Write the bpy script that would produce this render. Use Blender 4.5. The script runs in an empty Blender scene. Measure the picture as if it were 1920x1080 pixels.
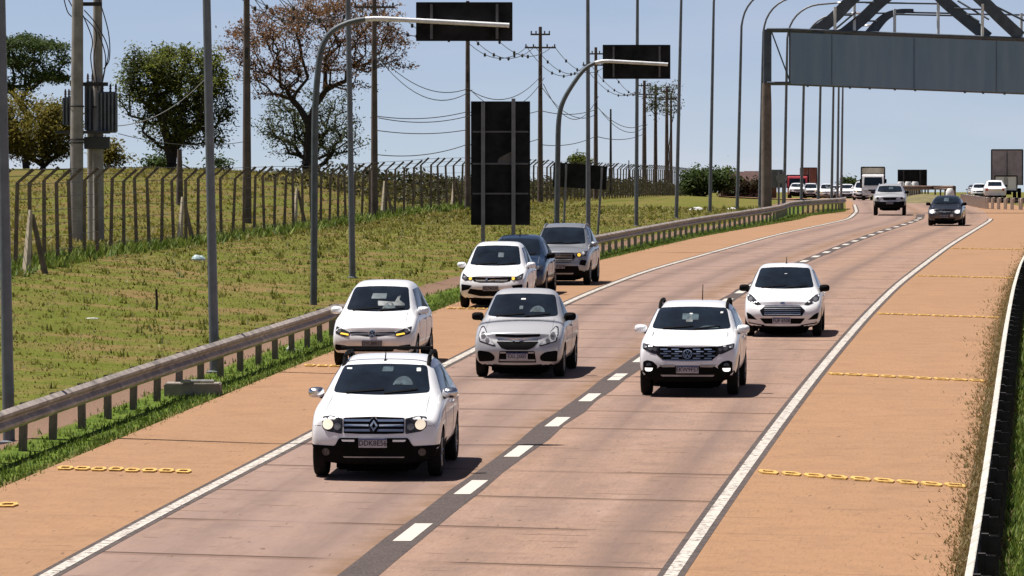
import bpy, bmesh, math, random
import numpy as np
from mathutils import Vector, Matrix
from mathutils.bvhtree import BVHTree
random.seed(7); RNG = np.random.default_rng(7)
S = bpy.context.scene; COL = S.collection
R = math.radians
# ---------------------------------------------------------------- camera, sky, sun, exposure
CAMZ, FPX, HOR = 6.0, 9000.0, 335.0      # camera height, focal length in photo pixels, horizon row
cd = bpy.data.cameras.new('camera'); cam = bpy.data.objects.new('camera', cd); COL.objects.link(cam)
cam.location = (0, 0, CAMZ); cam.rotation_euler = (R(90) - math.atan((540 - HOR) / FPX), 0, 0)
cd.sensor_width = 36; cd.lens = 36 * FPX / 1920; cd.clip_start = 1; cd.clip_end = 30000
S.camera = cam
SUN = Vector((-0.36, 0.15, 1.0)).normalized()     # towards the sun
W = bpy.data.worlds.new('World'); S.world = W; W.use_nodes = True
nt = W.node_tree; nt.nodes.clear()
wo = nt.nodes.new('ShaderNodeOutputWorld'); bg = nt.nodes.new('ShaderNodeBackground'); sk = nt.nodes.new('ShaderNodeTexSky')
sk.sky_type = 'NISHITA'; sk.sun_disc = False; sk.sun_elevation = math.asin(SUN.z); sk.sun_rotation = math.atan2(SUN.x, SUN.y)
sk.altitude = 600; sk.air_density = 1.0; sk.dust_density = 0.6; sk.ozone_density = 1.0
bg.inputs[1].default_value = 0.073
tc = nt.nodes.new('ShaderNodeTexCoord'); ad = nt.nodes.new('ShaderNodeVectorMath'); ad.operation = 'MULTIPLY_ADD'
ad.inputs[1].default_value = (1, 1, 1.6); ad.inputs[2].default_value = (0, 0, 0.09)
nm = nt.nodes.new('ShaderNodeVectorMath'); nm.operation = 'NORMALIZE'
nt.links.new(tc.outputs['Generated'], ad.inputs[0]); nt.links.new(ad.outputs[0], nm.inputs[0]); nt.links.new(nm.outputs[0], sk.inputs[0])
tint = nt.nodes.new('ShaderNodeMix'); tint.data_type = 'RGBA'; tint.blend_type = 'MULTIPLY'; tint.inputs[0].default_value = 1; tint.inputs[7].default_value = (1.12, .98, .98, 1)
nt.links.new(sk.outputs[0], tint.inputs[6]); 
sz = nt.nodes.new('ShaderNodeSeparateXYZ'); nt.links.new(tc.outputs['Generated'], sz.inputs[0])
zr = nt.nodes.new('ShaderNodeMapRange'); nt.links.new(sz.outputs[2], zr.inputs[0])           # dims the upper sky, above the view, so shadows go deeper
for i_, v_ in zip((1, 2, 3, 4), (.05, .40, 1.0, .42)): zr.inputs[i_].default_value = v_
mu = nt.nodes.new('ShaderNodeMix'); mu.data_type = 'RGBA'; mu.blend_type = 'MULTIPLY'; mu.inputs[0].default_value = 1
nt.links.new(tint.outputs[2], mu.inputs[6]); nt.links.new(zr.outputs[0], mu.inputs[7])
st_ = nt.nodes.new('ShaderNodeVectorMath'); st_.operation = 'MULTIPLY'; st_.inputs[1].default_value = (14, 14, 75); nt.links.new(tc.outputs['Generated'], st_.inputs[0])
cn = nt.nodes.new('ShaderNodeTexNoise'); cn.inputs['Scale'].default_value = 1; cn.inputs['Detail'].default_value = 6; nt.links.new(st_.outputs[0], cn.inputs['Vector'])
cr_ = nt.nodes.new('ShaderNodeMapRange'); nt.links.new(cn.outputs['Fac'], cr_.inputs[0])
for i_, v_ in zip((1, 2, 3, 4), (.44, .72, 0.0, .6)): cr_.inputs[i_].default_value = v_
hz = nt.nodes.new('ShaderNodeMapRange'); nt.links.new(sz.outputs[2], hz.inputs[0])
for i_, v_ in zip((1, 2, 3, 4), (-.004, .016, 1.0, .25)): hz.inputs[i_].default_value = v_
cm_ = nt.nodes.new('ShaderNodeMath'); cm_.operation = 'MULTIPLY'; nt.links.new(cr_.outputs[0], cm_.inputs[0]); nt.links.new(hz.outputs[0], cm_.inputs[1])
cl = nt.nodes.new('ShaderNodeMix'); cl.data_type = 'RGBA'; nt.links.new(cm_.outputs[0], cl.inputs[0]); nt.links.new(mu.outputs[2], cl.inputs[6]); cl.inputs[7].default_value = (6.6, 6.3, 7.0, 1)
nt.links.new(cl.outputs[2], bg.inputs[0]); nt.links.new(bg.outputs[0], wo.inputs[0])
sd = bpy.data.lights.new('sun', 'SUN'); sd.energy = 5.0; sd.angle = R(0.5); sd.color = (1.0, 0.95, 0.88)
so = bpy.data.objects.new('sun', sd); COL.objects.link(so); so.rotation_euler = SUN.to_track_quat('Z', 'Y').to_euler(); so.location = (-40, 60, 80)
S.view_settings.view_transform = 'Standard'; S.view_settings.look = 'None'; S.view_settings.exposure = 0.62; S.view_settings.gamma = 1
S.render.resolution_x, S.render.resolution_y = 1024, 576
# ---------------------------------------------------------------- helpers
def link(o, parent=None):
    COL.objects.link(o)
    if parent: o.parent = parent
    return o
def tag(o, label=None, cat=None, group=None, kind=None):
    if label: o['label'] = label
    if cat: o['category'] = cat
    if group: o['group'] = group
    if kind: o['kind'] = kind
    return o
def empty(name, loc, label, cat, group=None, rz=0):
    o = bpy.data.objects.new(name, None); o.empty_display_size = 0.2
    o.location = loc; o.rotation_euler = (0, 0, rz); link(o)
    return tag(o, label, cat, group)
def copy_tree(o, parent=None):
    c = o.copy(); link(c, parent)
    for ch in list(o.children): copy_tree(ch, c)
    return c
class MB:
    def __init__(s): s.v = []; s.f = []; s.m = []; s.k = 0
    def add(s, vs, fs):
        b = len(s.v); s.v += [tuple(p) for p in vs]; s.f += [tuple(b + i for i in f) for f in fs]; s.m += [s.k] * len(fs)
    def box(s, c, d, rz=0, bev=0):
        x, y, z = [k / 2 for k in d]; M = Matrix.Rotation(rz, 3, 'Z'); vs = []
        for sx, sy, sz in ((-1,-1,-1),(1,-1,-1),(1,1,-1),(-1,1,-1),(-1,-1,1),(1,-1,1),(1,1,1),(-1,1,1)):
            vs.append(Vector(c) + M @ Vector((sx*x, sy*y, sz*z)))
        s.add(vs, [(0,3,2,1),(4,5,6,7),(0,1,5,4),(1,2,6,5),(2,3,7,6),(3,0,4,7)])
    def tube(s, pts, r, n=8, cap=True):
        pts = [Vector(p) for p in pts]; rs = r if isinstance(r, (list, tuple)) else [r] * len(pts)
        vs = []; fs = []; up = None
        for i, p in enumerate(pts):
            t = (pts[min(i+1, len(pts)-1)] - pts[max(i-1, 0)]).normalized()
            if up is None: up = Vector((1,0,0)) if abs(t.x) < .8 else Vector((0,0,1))
            a = (up - t * up.dot(t)).normalized(); up = a; b = t.cross(a)
            for k in range(n):
                w = 2*math.pi*k/n; vs.append(p + (a*math.cos(w) + b*math.sin(w)) * rs[i])
        for i in range(len(pts)-1):
            for k in range(n):
                k2 = (k+1) % n; fs.append((i*n+k, i*n+k2, (i+1)*n+k2, (i+1)*n+k))
        if cap: fs.append(tuple(range(n-1, -1, -1))); fs.append(tuple((len(pts)-1)*n + k for k in range(n)))
        s.add(vs, fs)
    def sweep(s, secs, closed=True, caps=True):       # list of equal-length loops
        n = len(secs[0]); vs = [p for q in secs for p in q]; fs = []
        for i in range(len(secs)-1):
            for k in range(n if closed else n-1):
                k2 = (k+1) % n; fs.append((i*n+k, i*n+k2, (i+1)*n+k2, (i+1)*n+k))
        if caps and closed: fs.append(tuple(range(n-1,-1,-1))); fs.append(tuple((len(secs)-1)*n+k for k in range(n)))
        s.add(vs, fs)
    def lathe(s, prof, c, axis='z', n=24):            # prof: (r, h)
        vs = []; fs = []; m = len(prof)
        for i in range(n):
            w = 2*math.pi*i/n; ca, sa = math.cos(w), math.sin(w)
            for r, h in prof:
                vs.append((c[0]+r*ca, c[1]+r*sa, c[2]+h) if axis == 'z' else (c[0]+h, c[1]+r*ca, c[2]+r*sa))
        for i in range(n):
            j = (i+1) % n
            for k in range(m-1): fs.append((i*m+k, j*m+k, j*m+k+1, i*m+k+1))
        s.add(vs, fs)
    def build(s, name, mats, parent=None, smooth=False, bevel=0):
        me = bpy.data.meshes.new(name); me.from_pydata(s.v, [], s.f)
        for m in (mats if isinstance(mats, list) else [mats]): me.materials.append(m)
        if any(s.m): me.polygons.foreach_set('material_index', s.m)
        bm = bmesh.new(); bm.from_mesh(me); bmesh.ops.recalc_face_normals(bm, faces=bm.faces)
        if bevel: bmesh.ops.bevel(bm, geom=[e for e in bm.edges if e.is_manifold and e.calc_face_angle(0) > .6], offset=bevel, segments=2, affect='EDGES')
        bm.to_mesh(me); bm.free()
        if smooth: smooth_me(me)
        o = bpy.data.objects.new(name, me); return link(o, parent)
def smooth_me(me, ang=40):
    me.polygons.foreach_set('use_smooth', [True]*len(me.polygons))
    me.set_sharp_from_angle(angle=R(ang)); me.update()
def fast_mesh(name, v, f, mat, n):                    # numpy verts and equal-size faces
    me = bpy.data.meshes.new(name); v = np.asarray(v, 'f'); f = np.asarray(f, 'i')
    me.vertices.add(len(v)); me.vertices.foreach_set('co', v.ravel())
    me.loops.add(f.size); me.loops.foreach_set('vertex_index', f.ravel())
    me.polygons.add(len(f)); me.polygons.foreach_set('loop_start', np.arange(0, f.size, n, dtype='i'))
    me.update(calc_edges=True); me.materials.append(mat); return me
# ---------------------------------------------------------------- materials
class NT:
    def __init__(s, name):
        s.m = bpy.data.materials.new(name); s.m.use_nodes = True; s.t = s.m.node_tree; s.p = s.t.nodes['Principled BSDF']
    def n(s, k, **kw):
        o = s.t.nodes.new(k)
        for a, b in kw.items(): setattr(o, a, b)
        return o
    def put(s, inp, v):
        if hasattr(v, 'links') or hasattr(v, 'is_linked'): s.t.links.new(v, inp)
        else: inp.default_value = (*v, 1) if isinstance(v, tuple) and len(v) == 3 and inp.type == 'RGBA' else v
    def math(s, op, a, b=0.0, c=None, clamp=False):
        o = s.n('ShaderNodeMath', operation=op, use_clamp=clamp); s.put(o.inputs[0], a); s.put(o.inputs[1], b)
        if c is not None: s.put(o.inputs[2], c)
        return o.outputs[0]
    def mix(s, f, a, b, mode='MIX'):
        o = s.n('ShaderNodeMix', data_type='RGBA', blend_type=mode); s.put(o.inputs[0], f); s.put(o.inputs[6], a); s.put(o.inputs[7], b); return o.outputs[2]
    def noise(s, scale, vec=None, detail=4, rough=.6, stretch=None):
        o = s.n('ShaderNodeTexNoise'); o.inputs['Scale'].default_value = scale; o.inputs['Detail'].default_value = detail; o.inputs['Roughness'].default_value = rough
        v = vec if vec is not None else s.n('ShaderNodeTexCoord').outputs['Object']
        if stretch:
            mp = s.n('ShaderNodeVectorMath', operation='MULTIPLY'); s.t.links.new(v, mp.inputs[0]); mp.inputs[1].default_value = stretch; v = mp.outputs[0]
        s.t.links.new(v, o.inputs['Vector']); return o.outputs['Fac']
    def ramp(s, f, lo, hi): return s.n_map(f, lo, hi)
    def n_map(s, f, lo, hi, a=0.0, b=1.0):
        o = s.n('ShaderNodeMapRange'); s.put(o.inputs[0], f)
        for i, v in zip((1,2,3,4), (lo, hi, a, b)): o.inputs[i].default_value = v
        return o.outputs[0]
    def bump(s, h, dist=.02, strength=.6):
        o = s.n('ShaderNodeBump'); o.inputs['Distance'].default_value = dist; o.inputs['Strength'].default_value = strength
        s.t.links.new(h, o.inputs['Height']); s.t.links.new(o.outputs[0], s.p.inputs['Normal'])
    def set(s, **kw):
        for k, v in kw.items(): s.put(s.p.inputs[k.replace('_', ' ')], v)
        return s.m
_M = {}
def mat(name, col, rough=.6, metal=0, var=.15, scale=3, spec=.5, coat=0, emit=None, es=1):
    if name in _M: return _M[name]
    t = NT(name); f = t.noise(scale)
    c = t.mix(t.n_map(f, .3, .7), tuple(x*(1-var) for x in col), tuple(min(1, x*(1+var)) for x in col))
    t.set(Base_Color=c, Roughness=rough, Metallic=metal, Specular_IOR_Level=spec, Coat_Weight=coat, Coat_Roughness=.05)
    if emit: t.set(Emission_Color=emit, Emission_Strength=es)
    _M[name] = t.m; return t.m
def paint(name, col, metal=0, rough=.28):
    if name in _M: return _M[name]
    t = NT(name); d = t.noise(2.2, detail=5); h = t.n('ShaderNodeTexCoord').outputs['Object']
    sp = t.n('ShaderNodeSeparateXYZ'); t.t.links.new(h, sp.inputs[0])
    low = t.math('MULTIPLY', t.n_map(sp.outputs[2], .85, .2), t.n_map(d, .35, .7), clamp=True)      # road dust low on the body
    c = t.mix(t.math('MULTIPLY', low, .5), tuple(col), (.30, .22, .16))
    t.set(Base_Color=c, Roughness=t.math('ADD', t.math('MULTIPLY', low, .3), rough), Metallic=metal, Coat_Weight=.6, Coat_Roughness=.06)
    _M[name] = t.m; return t.m
def leafmat(name, cols, trans=.38, pf=.6):
    t = NT(name); g = t.n('ShaderNodeNewGeometry').outputs['Random Per Island']
    cr = t.n('ShaderNodeValToRGB'); e = cr.color_ramp
    while len(e.elements) < len(cols): e.elements.new(.5)
    for i, c in enumerate(cols): e.elements[i].position = i/(len(cols)-1); e.elements[i].color = (*c, 1)
    t.put(cr.inputs[0], g); f = t.noise(.6)
    c = t.mix(t.n_map(f, .38, .62, 0, pf), cr.outputs[0], cols[0])
    t.set(Base_Color=c, Roughness=.6, Specular_IOR_Level=.2)
    tr = t.n('ShaderNodeBsdfTranslucent'); t.put(tr.inputs[0], c); ms = t.n('ShaderNodeMixShader'); ms.inputs[0].default_value = trans
    t.t.links.new(t.p.outputs[0], ms.inputs[1]); t.t.links.new(tr.outputs[0], ms.inputs[2])
    t.t.links.new(ms.outputs[0], t.t.nodes['Material Output'].inputs[0]); return t.m
GALV = mat('galvanised_steel', (.36,.34,.34), .45, .5, .35, 6)
RUSTY = mat('weathered_rail', (.36,.31,.275), .55, .25, .5, 3)
POSTM = mat('rail_post_steel', (.15,.12,.105), .7, .2, .4, 5)
POLE = mat('pole_steel', (.14,.15,.17), .5, .3, .2, 4)
SIGNBACK = mat('sign_back_dark', (.013,.013,.014), .7, .0, .75, 1.6, .12)
SIGNFRAME = mat('sign_frame', (.17,.17,.18), .5, .4, .2, 3)
GANTRY = mat('gantry_panel_back', (.115,.14,.175), .6, .2, .22, .9)
GSTEEL = mat('gantry_steel', (.07,.085,.105), .5, .3, .3, 2)
WHITEM = mat('white_post_paint', (.75,.75,.75), .5, 0, .1, 3)
CONCP = mat('concrete_pole', (.30,.275,.255), .85, 0, .25, 2)
CONCD = mat('dark_concrete_column', (.17,.135,.115), .85, 0, .3, 2)
CONCB = mat('brown_concrete_pole', (.115,.085,.075), .85, 0, .35, 2)
FENCEM = mat('fence_concrete', (.155,.120,.088), .9, 0, .5, 1.6)
FENCEL = mat('fence_concrete_pale', (.50,.42,.32), .9, 0, .25, 3)
WIREM = mat('wire', (.05,.045,.045), .6, .5, .2, 3)
TRAFO = mat('transformer_grey', (.13,.14,.16), .55, .2, .25, 3)
BARK = mat('bark', (.035,.027,.022), .95, 0, .4, 4)
BLACKP = mat('black_plastic', (.006,.0055,.006), .8, 0, .3, 6, .06)
GLASS = mat('car_glass', (.009,.014,.022), .06, 0, .4, 2, .38)
GLASSI = mat('glass_interior', (.05,.075,.09), .3, 0, .5, 7, .4)
CHROME = mat('chrome', (.62,.62,.64), .2, 1, .1, 3)
LAMPD = mat('lamp_smoked', (.045,.045,.05), .12, .3, .6, 30, .6)
LAMPC = mat('lamp_clear', (.50,.50,.52), .25, .2, .5, 22, .5)
LAMPR = mat('lamp_reflector', (.13,.13,.14), .3, .2, .5, 22, .4)
LIT = mat('lamp_lit', (.8,.72,.58), .3, 0, .05, 3, .5, 0, (1.0,.86,.66), .4)
LITW = mat('lamp_lit_white', (.9,.9,.9), .3, 0, .05, 3, .5, 0, (1,.97,.93), .8)
AMBER = mat('lamp_amber', (.85,.55,.08), .3, 0, .1, 3, .5, 0, (1.0,.62,.08), .6)
PLATE = mat('number_plate', (.40,.38,.41), .5, 0, .15, 12)
PLATEG = mat('number_plate_grey', (.22,.21,.23), .5, 0, .2, 12)
PLTXT = mat('plate_lettering', (.02,.018,.03), .6, 0, .1, 3)
TYRE = mat('tyre_rubber', (.009,.0085,.0085), .85, 0, .3, 8, .2)
RIM = mat('alloy_rim', (.30,.29,.29), .4, .8, .2, 4)
WELL = mat('wheel_well', (.003,.003,.003), .95, 0, .2, 3, .1)
WHITE = paint('white_car_paint', (.80,.80,.82))
SILVER = paint('silver_car_paint', (.45,.45,.47), .25, .32)
SILVERD = paint('dark_silver_car_paint', (.30,.31,.33), .45, .3)
NAVY = paint('dark_blue_car_paint', (.016,.035,.075), .2, .25)
BLACKC = paint('black_car_paint', (.012,.014,.018), .1, .25)
# ---------------------------------------------------------------- road geometry along the distance d
G = np.arange(0., 1500., 1.0)
def table(pts, sig):
    x, y = zip(*pts); a = np.interp(G, x, y)
    s0 = (y[1]-y[0])/(x[1]-x[0]); a[G < x[0]] = y[0] + s0*(G[G < x[0]]-x[0])
    s1 = (y[-1]-y[-2])/(x[-1]-x[-2]); a[G > x[-1]] = y[-1] + s1*(G[G > x[-1]]-x[-1])
    k = np.arange(-4*sig, 4*sig+1); w = np.exp(-.5*(k/sig)**2); w /= w.sum()
    p = np.concatenate([2*a[0]-a[1:4*sig+1][::-1], a, 2*a[-1]-a[-4*sig-1:-1][::-1]])
    return np.convolve(p, w, 'valid')
XLt = table([(40,-7.3),(56,-5.4),(74.4,-3.3),(100,-.84),(129.5,1.8),(151,4.1),(187,8.85),(206,11.35),(245,17.2),(273,19.6),(360,25.6),(450,31.5),(600,40),(800,50)], 5)
XRt = table([(40,0.0),(55.5,1.82),(72,3.66),(93.7,6.04),(117.6,8.7),(138.5,11.1),(185.6,16.9),(244,24.4),(290,28.3),(360,33.2),(450,39),(600,47.5),(800,57.5)], 5)
zz = []
for d in list(range(45, 250, 6)): zz.append((d, 62*d/FPX - 3.39 - .00995*FPX/d))
zz += [(268,-1.9),(300,-1.8),(360,-1.78),(450,-1.92),(600,-2.5),(700,-4.0),(800,-8),(1100,-26)]
ZRt = table(zz, 6)
def XL(d): return float(np.interp(d, G, XLt))
def XR(d): return float(np.interp(d, G, XRt))
def ZR(d): return CAMZ + float(np.interp(d, G, ZRt))
def slope(d): return (XL(d+4)-XL(d-4))/8
ARC = np.concatenate([[0], np.cumsum(np.hypot(1, np.diff(XLt)))])
def SW(d): return float(np.interp(d, [0,200,255,275,2000], [2.9,2.9,2.3,.6,.6]))   # left shoulder width
SR = 3.3
def sm(a, b, x):
    x = min(1, max(0, (x-a)/(b-a))); return x*x*(3-2*x)
def ground(X, d):
    dd = min(d, 1400); t = XL(dd) - X; w = XR(dd) - XL(dd); z = ZR(dd)
    if d > 1100: z = CAMZ - 26 - min(36, (d-1100)/40)
    if t > SW(dd):
        z += -.05 + sm(6, 19, t) * float(np.interp(d, [0,60,125,173,242,265,500,700], [.9,.9,.85,.35,-.02,.1,.45,0]))
        z -= .10*sm(4.4,4.9,t)*(1-sm(5.4,5.9,t))
        if t > 18:
            z += sm(18, 33, t) * 2.35 * math.exp(-((X+26)/(30 if X > -26 else 60))**2 - ((d-295)/75)**2)
    elif t < -(w+SR):
        e = -(w+SR) - t; z += -.05 - (1-sm(195, 240, d))*(.05*min(e, .6) + .28*min(max(0, e-.9), 5))
    else: z -= .06
    return z
def at(px, d): return (px-960)*d/FPX
def zat(py, d): return CAMZ - (py-HOR)*d/FPX
def P(px, py, d): return Vector((at(px, d), d, zat(py, d)))
def onground(px, d): x = at(px, d); return Vector((x, d, ground(x, d)))
# ---------------------------------------------------------------- ground sheet
def uvmat_ground():
    t = NT('roadside_ground'); uv = t.n('ShaderNodeUVMap').outputs[0]; sp = t.n('ShaderNodeSeparateXYZ'); t.t.links.new(uv, sp.inputs[0]); tt = sp.outputs[0]
    n1 = t.noise(.35, detail=6); n2 = t.noise(2.5, detail=5, rough=.7); n3 = t.noise(14, detail=3, rough=.7); n4 = t.noise(.09, detail=4)
    olive = t.mix(t.n_map(n2, .35, .65), (.076,.090,.010), (.128,.142,.021))
    olive = t.mix(t.n_map(n4, .42, .62), olive, (.095,.110,.014))
    dry = t.mix(t.n_map(n2, .3, .7), (.15,.092,.038), (.22,.15,.065))
    c = t.mix(t.math('MULTIPLY', t.n_map(n1, .46, .62), .95), olive, dry)
    c = t.mix(t.n_map(n3, .58, .68, 0, .6), c, (.045,.050,.008)); c = t.mix(t.n_map(n3, .41, .33, 0, .8), c, (.25,.24,.06))
    green = t.mix(t.n_map(n2, .35, .65), (.055,.095,.012), (.120,.165,.024))
    c = t.mix(t.math('MULTIPLY', t.n_map(tt, 4.6, 4.2), t.n_map(tt, 2.0, 2.2)), c, green)
    j = t.math('ADD', tt, t.math('MULTIPLY', t.math('SUBTRACT', n2, .5), .5))
    ch = t.math('MULTIPLY', t.n_map(j, 4.35, 4.45), t.n_map(j, 5.75, 5.65))
    c = t.mix(ch, c, t.mix(n3, (.13,.075,.05), (.25,.165,.12)))           # drain channel
    ed = t.math('MULTIPLY', t.n_map(j, 3.25, 3.05), t.n_map(tt, 2.0, 2.2)); c = t.mix(t.math('MULTIPLY', ed, .8), c, (.20,.12,.06))
    bh = t.math('MULTIPLY', t.n_map(tt, 19, 23), t.n_map(n1, .38, .58)); c = t.mix(t.math('MULTIPLY', bh, .45), c, (.12,.075,.030))
    t.bump(n3, .06, .9); return t.set(Base_Color=c, Roughness=.95, Specular_IOR_Level=.1)
ds = list(np.arange(26, 330, 2.0)) + list(np.arange(330, 820, 10.)) + [900,1000,1150,1400,1800,2500,4000,7000,12000,22000]
def tcols(d):
    w = XR(min(d,1400)) - XL(min(d,1400)); sw = SW(d)
    a = [-9000,-2500,-900,-400,-200,-120,-80,-55,-40,-30,-24,-18]
    return a, [-(w+SR+q) for q in (7,4.5,3,2,1.4,.9,.4,0)] + [-w*.5, 0, sw] + [sw+.35, sw+.8, sw+1.2, sw+1.5, sw+1.6,sw+2.0,sw+2.5,sw+2.7,sw+3] + list(np.linspace(sw+4, 24, 16)) + [26,28,30,32,34,37,40,44,48,53,58,65,75,90,120,200,400,900,2500,9000]
vs, uvs = [], []; nc = None
for d in ds:
    a, b = tcols(d); k = max(1, d/1500); cols = [q for q in a] + b; cols = sorted(cols); nc = len(cols)
    for t in cols:
        x = XL(min(d,1400)) - t; vs.append((x, d, ground(x, d))); uvs.append((t, d))
fs = [(i*nc+j, i*nc+j+1, (i+1)*nc+j+1, (i+1)*nc+j) for i in range(len(ds)-1) for j in range(nc-1)]
def uvmesh(name, vs, fs, uvs, m):
    me = bpy.data.meshes.new(name); me.from_pydata(vs, [], fs); me.materials.append(m)
    u = me.uv_layers.new(name='UVMap'); li = np.empty(len(me.loops), 'i'); me.loops.foreach_get('vertex_index', li)
    u.data.foreach_set('uv', np.asarray(uvs, 'f')[li].ravel())
    bm = bmesh.new(); bm.from_mesh(me); bmesh.ops.recalc_face_normals(bm, faces=bm.faces)
    if sum(f.normal.z for f in bm.faces) < 0: bmesh.ops.reverse_faces(bm, faces=bm.faces)
    bm.to_mesh(me); bm.free(); smooth_me(me, 60); return link(bpy.data.objects.new(name, me))
tag(uvmesh('ground', vs, fs, uvs, uvmat_ground()), kind='structure')
# ---------------------------------------------------------------- road sheets
J0 = SW  # keep name short
STA = lambda d, x: float(np.interp(d, G, ARC)) + (x - XL(d)) * slope(d) * 2.2
STA0 = STA(58.4, XL(58.4))
def concrete(name, base, dark, warm, joint, lanes):
    t = NT(name); uv = t.n('ShaderNodeUVMap').outputs[0]; sp = t.n('ShaderNodeSeparateXYZ'); t.t.links.new(uv, sp.inputs[0]); u, v = sp.outputs[0], sp.outputs[1]
    n1 = t.noise(.30, uv, 6, .65, (1, .25, 1)); n2 = t.noise(1.3, uv, 5, .7); n3 = t.noise(20, uv, 4, .8, (1, .13, 1)); n4 = t.noise(.5, uv, 4, .6, (3, .05, 1)); n5 = t.noise(34, uv, 3, .8, (1, .14, 1))
    c = t.mix(t.n_map(n1, .35, .68), base, warm); c = t.mix(t.math('MULTIPLY', t.n_map(n2, .42, .7), .35), c, dark)
    c = t.mix(t.n_map(n3, .50, .70, 0, .60), c, dark); c = t.mix(t.n_map(n5, .55, .72, 0, .5), c, tuple(min(1, x*1.35) for x in base))
    if lanes:
        c = t.mix(t.math('MULTIPLY', t.n_map(u, 3.9, 3.2), t.n_map(n2, .2, .8, .35, .8)), c, (.245,.172,.148))     # greyer left lane
        n6 = t.noise(.9, uv, 5, .7, (1.6, .28, 1)); c = t.mix(t.math('MULTIPLY', t.n_map(n6, .52, .70), .55), c, (.165,.108,.085)); c = t.mix(t.math('MULTIPLY', t.n_map(n6, .44, .30), .45), c, (.34,.235,.185))
        for cx in (.9, 2.6, 4.7, 6.4):        # tyre tracks
            g = t.math('SUBTRACT', 1.0, t.math('MULTIPLY', t.math('ABSOLUTE', t.math('SUBTRACT', u, cx)), 1.8), clamp=True)
            c = t.mix(t.math('MULTIPLY', t.math('MULTIPLY', g, t.n_map(n4, .25, .6)), .75), c, dark)
        # brown run-off stain along the tar strip
        g = t.math('MULTIPLY', t.n_map(u, 2.9, 3.35), t.n_map(u, 3.8, 3.5)); c = t.mix(t.math('MULTIPLY', t.math('MULTIPLY', g, t.n_map(n2, .3, .65)), .8), c, (.17,.095,.045))
    n7 = t.noise(.7, uv, 5, .7); c = t.mix(t.math('MULTIPLY', t.n_map(n7, .54, .70), .40), c, dark); sp_ = t.noise(9, uv, 2, .5, (1, .2, 1)); c = t.mix(t.n_map(sp_, .69, .75, 0, .7), c, (.10,.06,.04))
    # slab joints and short transverse cracks
    def lines(per, off, wid, mask, col, c, wob=.05):
        q = t.math('ADD', t.math('DIVIDE', t.math('ADD', v, t.math('MULTIPLY', t.math('SUBTRACT', n2, .5), wob)), per), off)
        fr = t.math('FRACT', q); dd = t.math('MULTIPLY', t.math('ABSOLUTE', t.math('SUBTRACT', fr, .5)), per)
        return t.mix(t.math('MULTIPLY', t.n_map(dd, wid, wid*.45), mask), c, col), dd
    o0 = .5 - (STA0/4.0) % 1
    m = t.n_map(t.noise(.55, uv, 2, .5, (.7, 2.2, 1)), .40, .50, .12 if lanes else 0, joint)
    c, _ = lines(4.0, o0, .075, m, (.060,.038,.029), c)
    if lanes:
        c, _ = lines(4.0, o0+.03, .16, t.math('MULTIPLY', m, .5), (.13,.075,.05), c)
    m2 = t.n_map(t.noise(1.1, uv, 2, .5, (.9, 1.3, 1)), .585, .63, 0, .75 if lanes else .4)
    c, _ = lines(1.37, .2, .05, m2, (.10,.06,.045), c, .12)
    m3 = t.n_map(t.noise(1.7, uv, 2, .5, (.8, 1.1, 1)), .62, .66, 0, .7 if lanes else .3)
    c, _ = lines(.83, .6, .045, m3, (.12,.07,.05), c, .2)
    t.bump(n3, .01, .25); return t.set(Base_Color=c, Roughness=.85, Specular_IOR_Level=.2)
LANE = concrete('lane_concrete', (.270,.178,.140), (.140,.095,.080), (.292,.180,.120), 1.0, True)
SHO = concrete('shoulder_concrete', (.285,.165,.092), (.190,.105,.060), (.312,.176,.097), .14, False)
def strip(name, fl, fr, d0, d1, step, dz, m, ncol=1, kind='structure', u0=0, lead=True):
    dl = list(np.arange(d0, d1, step)) + [d1]; vs = []; uv = []
    for d in dl:
        a, b = fl(d), fr(d)
        for k in range(ncol+1):
            x = a + (b-a)*k/ncol; vs.append((x, d, ZR(d)+dz)); uv.append(((x - XL(d))*1.0, STA(d, x)))
    n = ncol+1; fs = [(i*n+k, i*n+k+1, (i+1)*n+k+1, (i+1)*n+k) for i in range(len(dl)-1) for k in range(ncol)]
    o = uvmesh(name, vs, fs, uv, m); return tag(o, kind=kind) if kind else o
EDG = mat('edge_stain', (.060,.043,.038), .85, 0, .5, 5)
strip('road', XL, XR, 30, 900, 2, 0, LANE, 4)
strip('left_shoulder', lambda d: XL(d)-SW(d), XL, 30, 900, 2, 0, SHO, 2)
strip('right_shoulder', XR, lambda d: XR(d)+SR, 30, 900, 2, 0, SHO, 2)
def ramp_road(name, x0, x1, d0, d1, dz=.03):
    vs = []; fs = []; uv = []; dl = list(np.arange(d0, d1+1, 10))
    for d in dl:
        for x in (x0(d), (x0(d)+x1(d))/2, x1(d)): vs.append((x, d, ground(x, d)+dz)); uv.append((x, d))
    fs = [(i*3+k, i*3+k+1, i*3+k+4, i*3+k+3) for i in range(len(dl)-1) for k in range(2)]
    return tag(uvmesh(name, vs, fs, uv, SHO), kind='structure')
ramp_road('side_road', lambda d: XL(d)-SW(d)-.1 - sm(400, 520, d)*13, lambda d: XL(d)-SW(d)-.02, 400, 800, .12)
ramp_road('opposite_carriageway', lambda d: XR(d)+SR+5.2, lambda d: XR(d)+SR+16, 260, 900, .06)
TAR = NT('tar_strip'); uv = TAR.n('ShaderNodeUVMap').outputs[0]; n1 = TAR.noise(3, uv, 5, .7); n2 = TAR.noise(25, uv, 3, .7)
TAR = TAR.set(Base_Color=TAR.mix(TAR.n_map(n2, .4, .75), TAR.mix(TAR.n_map(n1, .3, .7), (.028,.023,.026), (.066,.052,.050)), (.14,.105,.09)), Roughness=.8, Specular_IOR_Level=.2)
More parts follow.
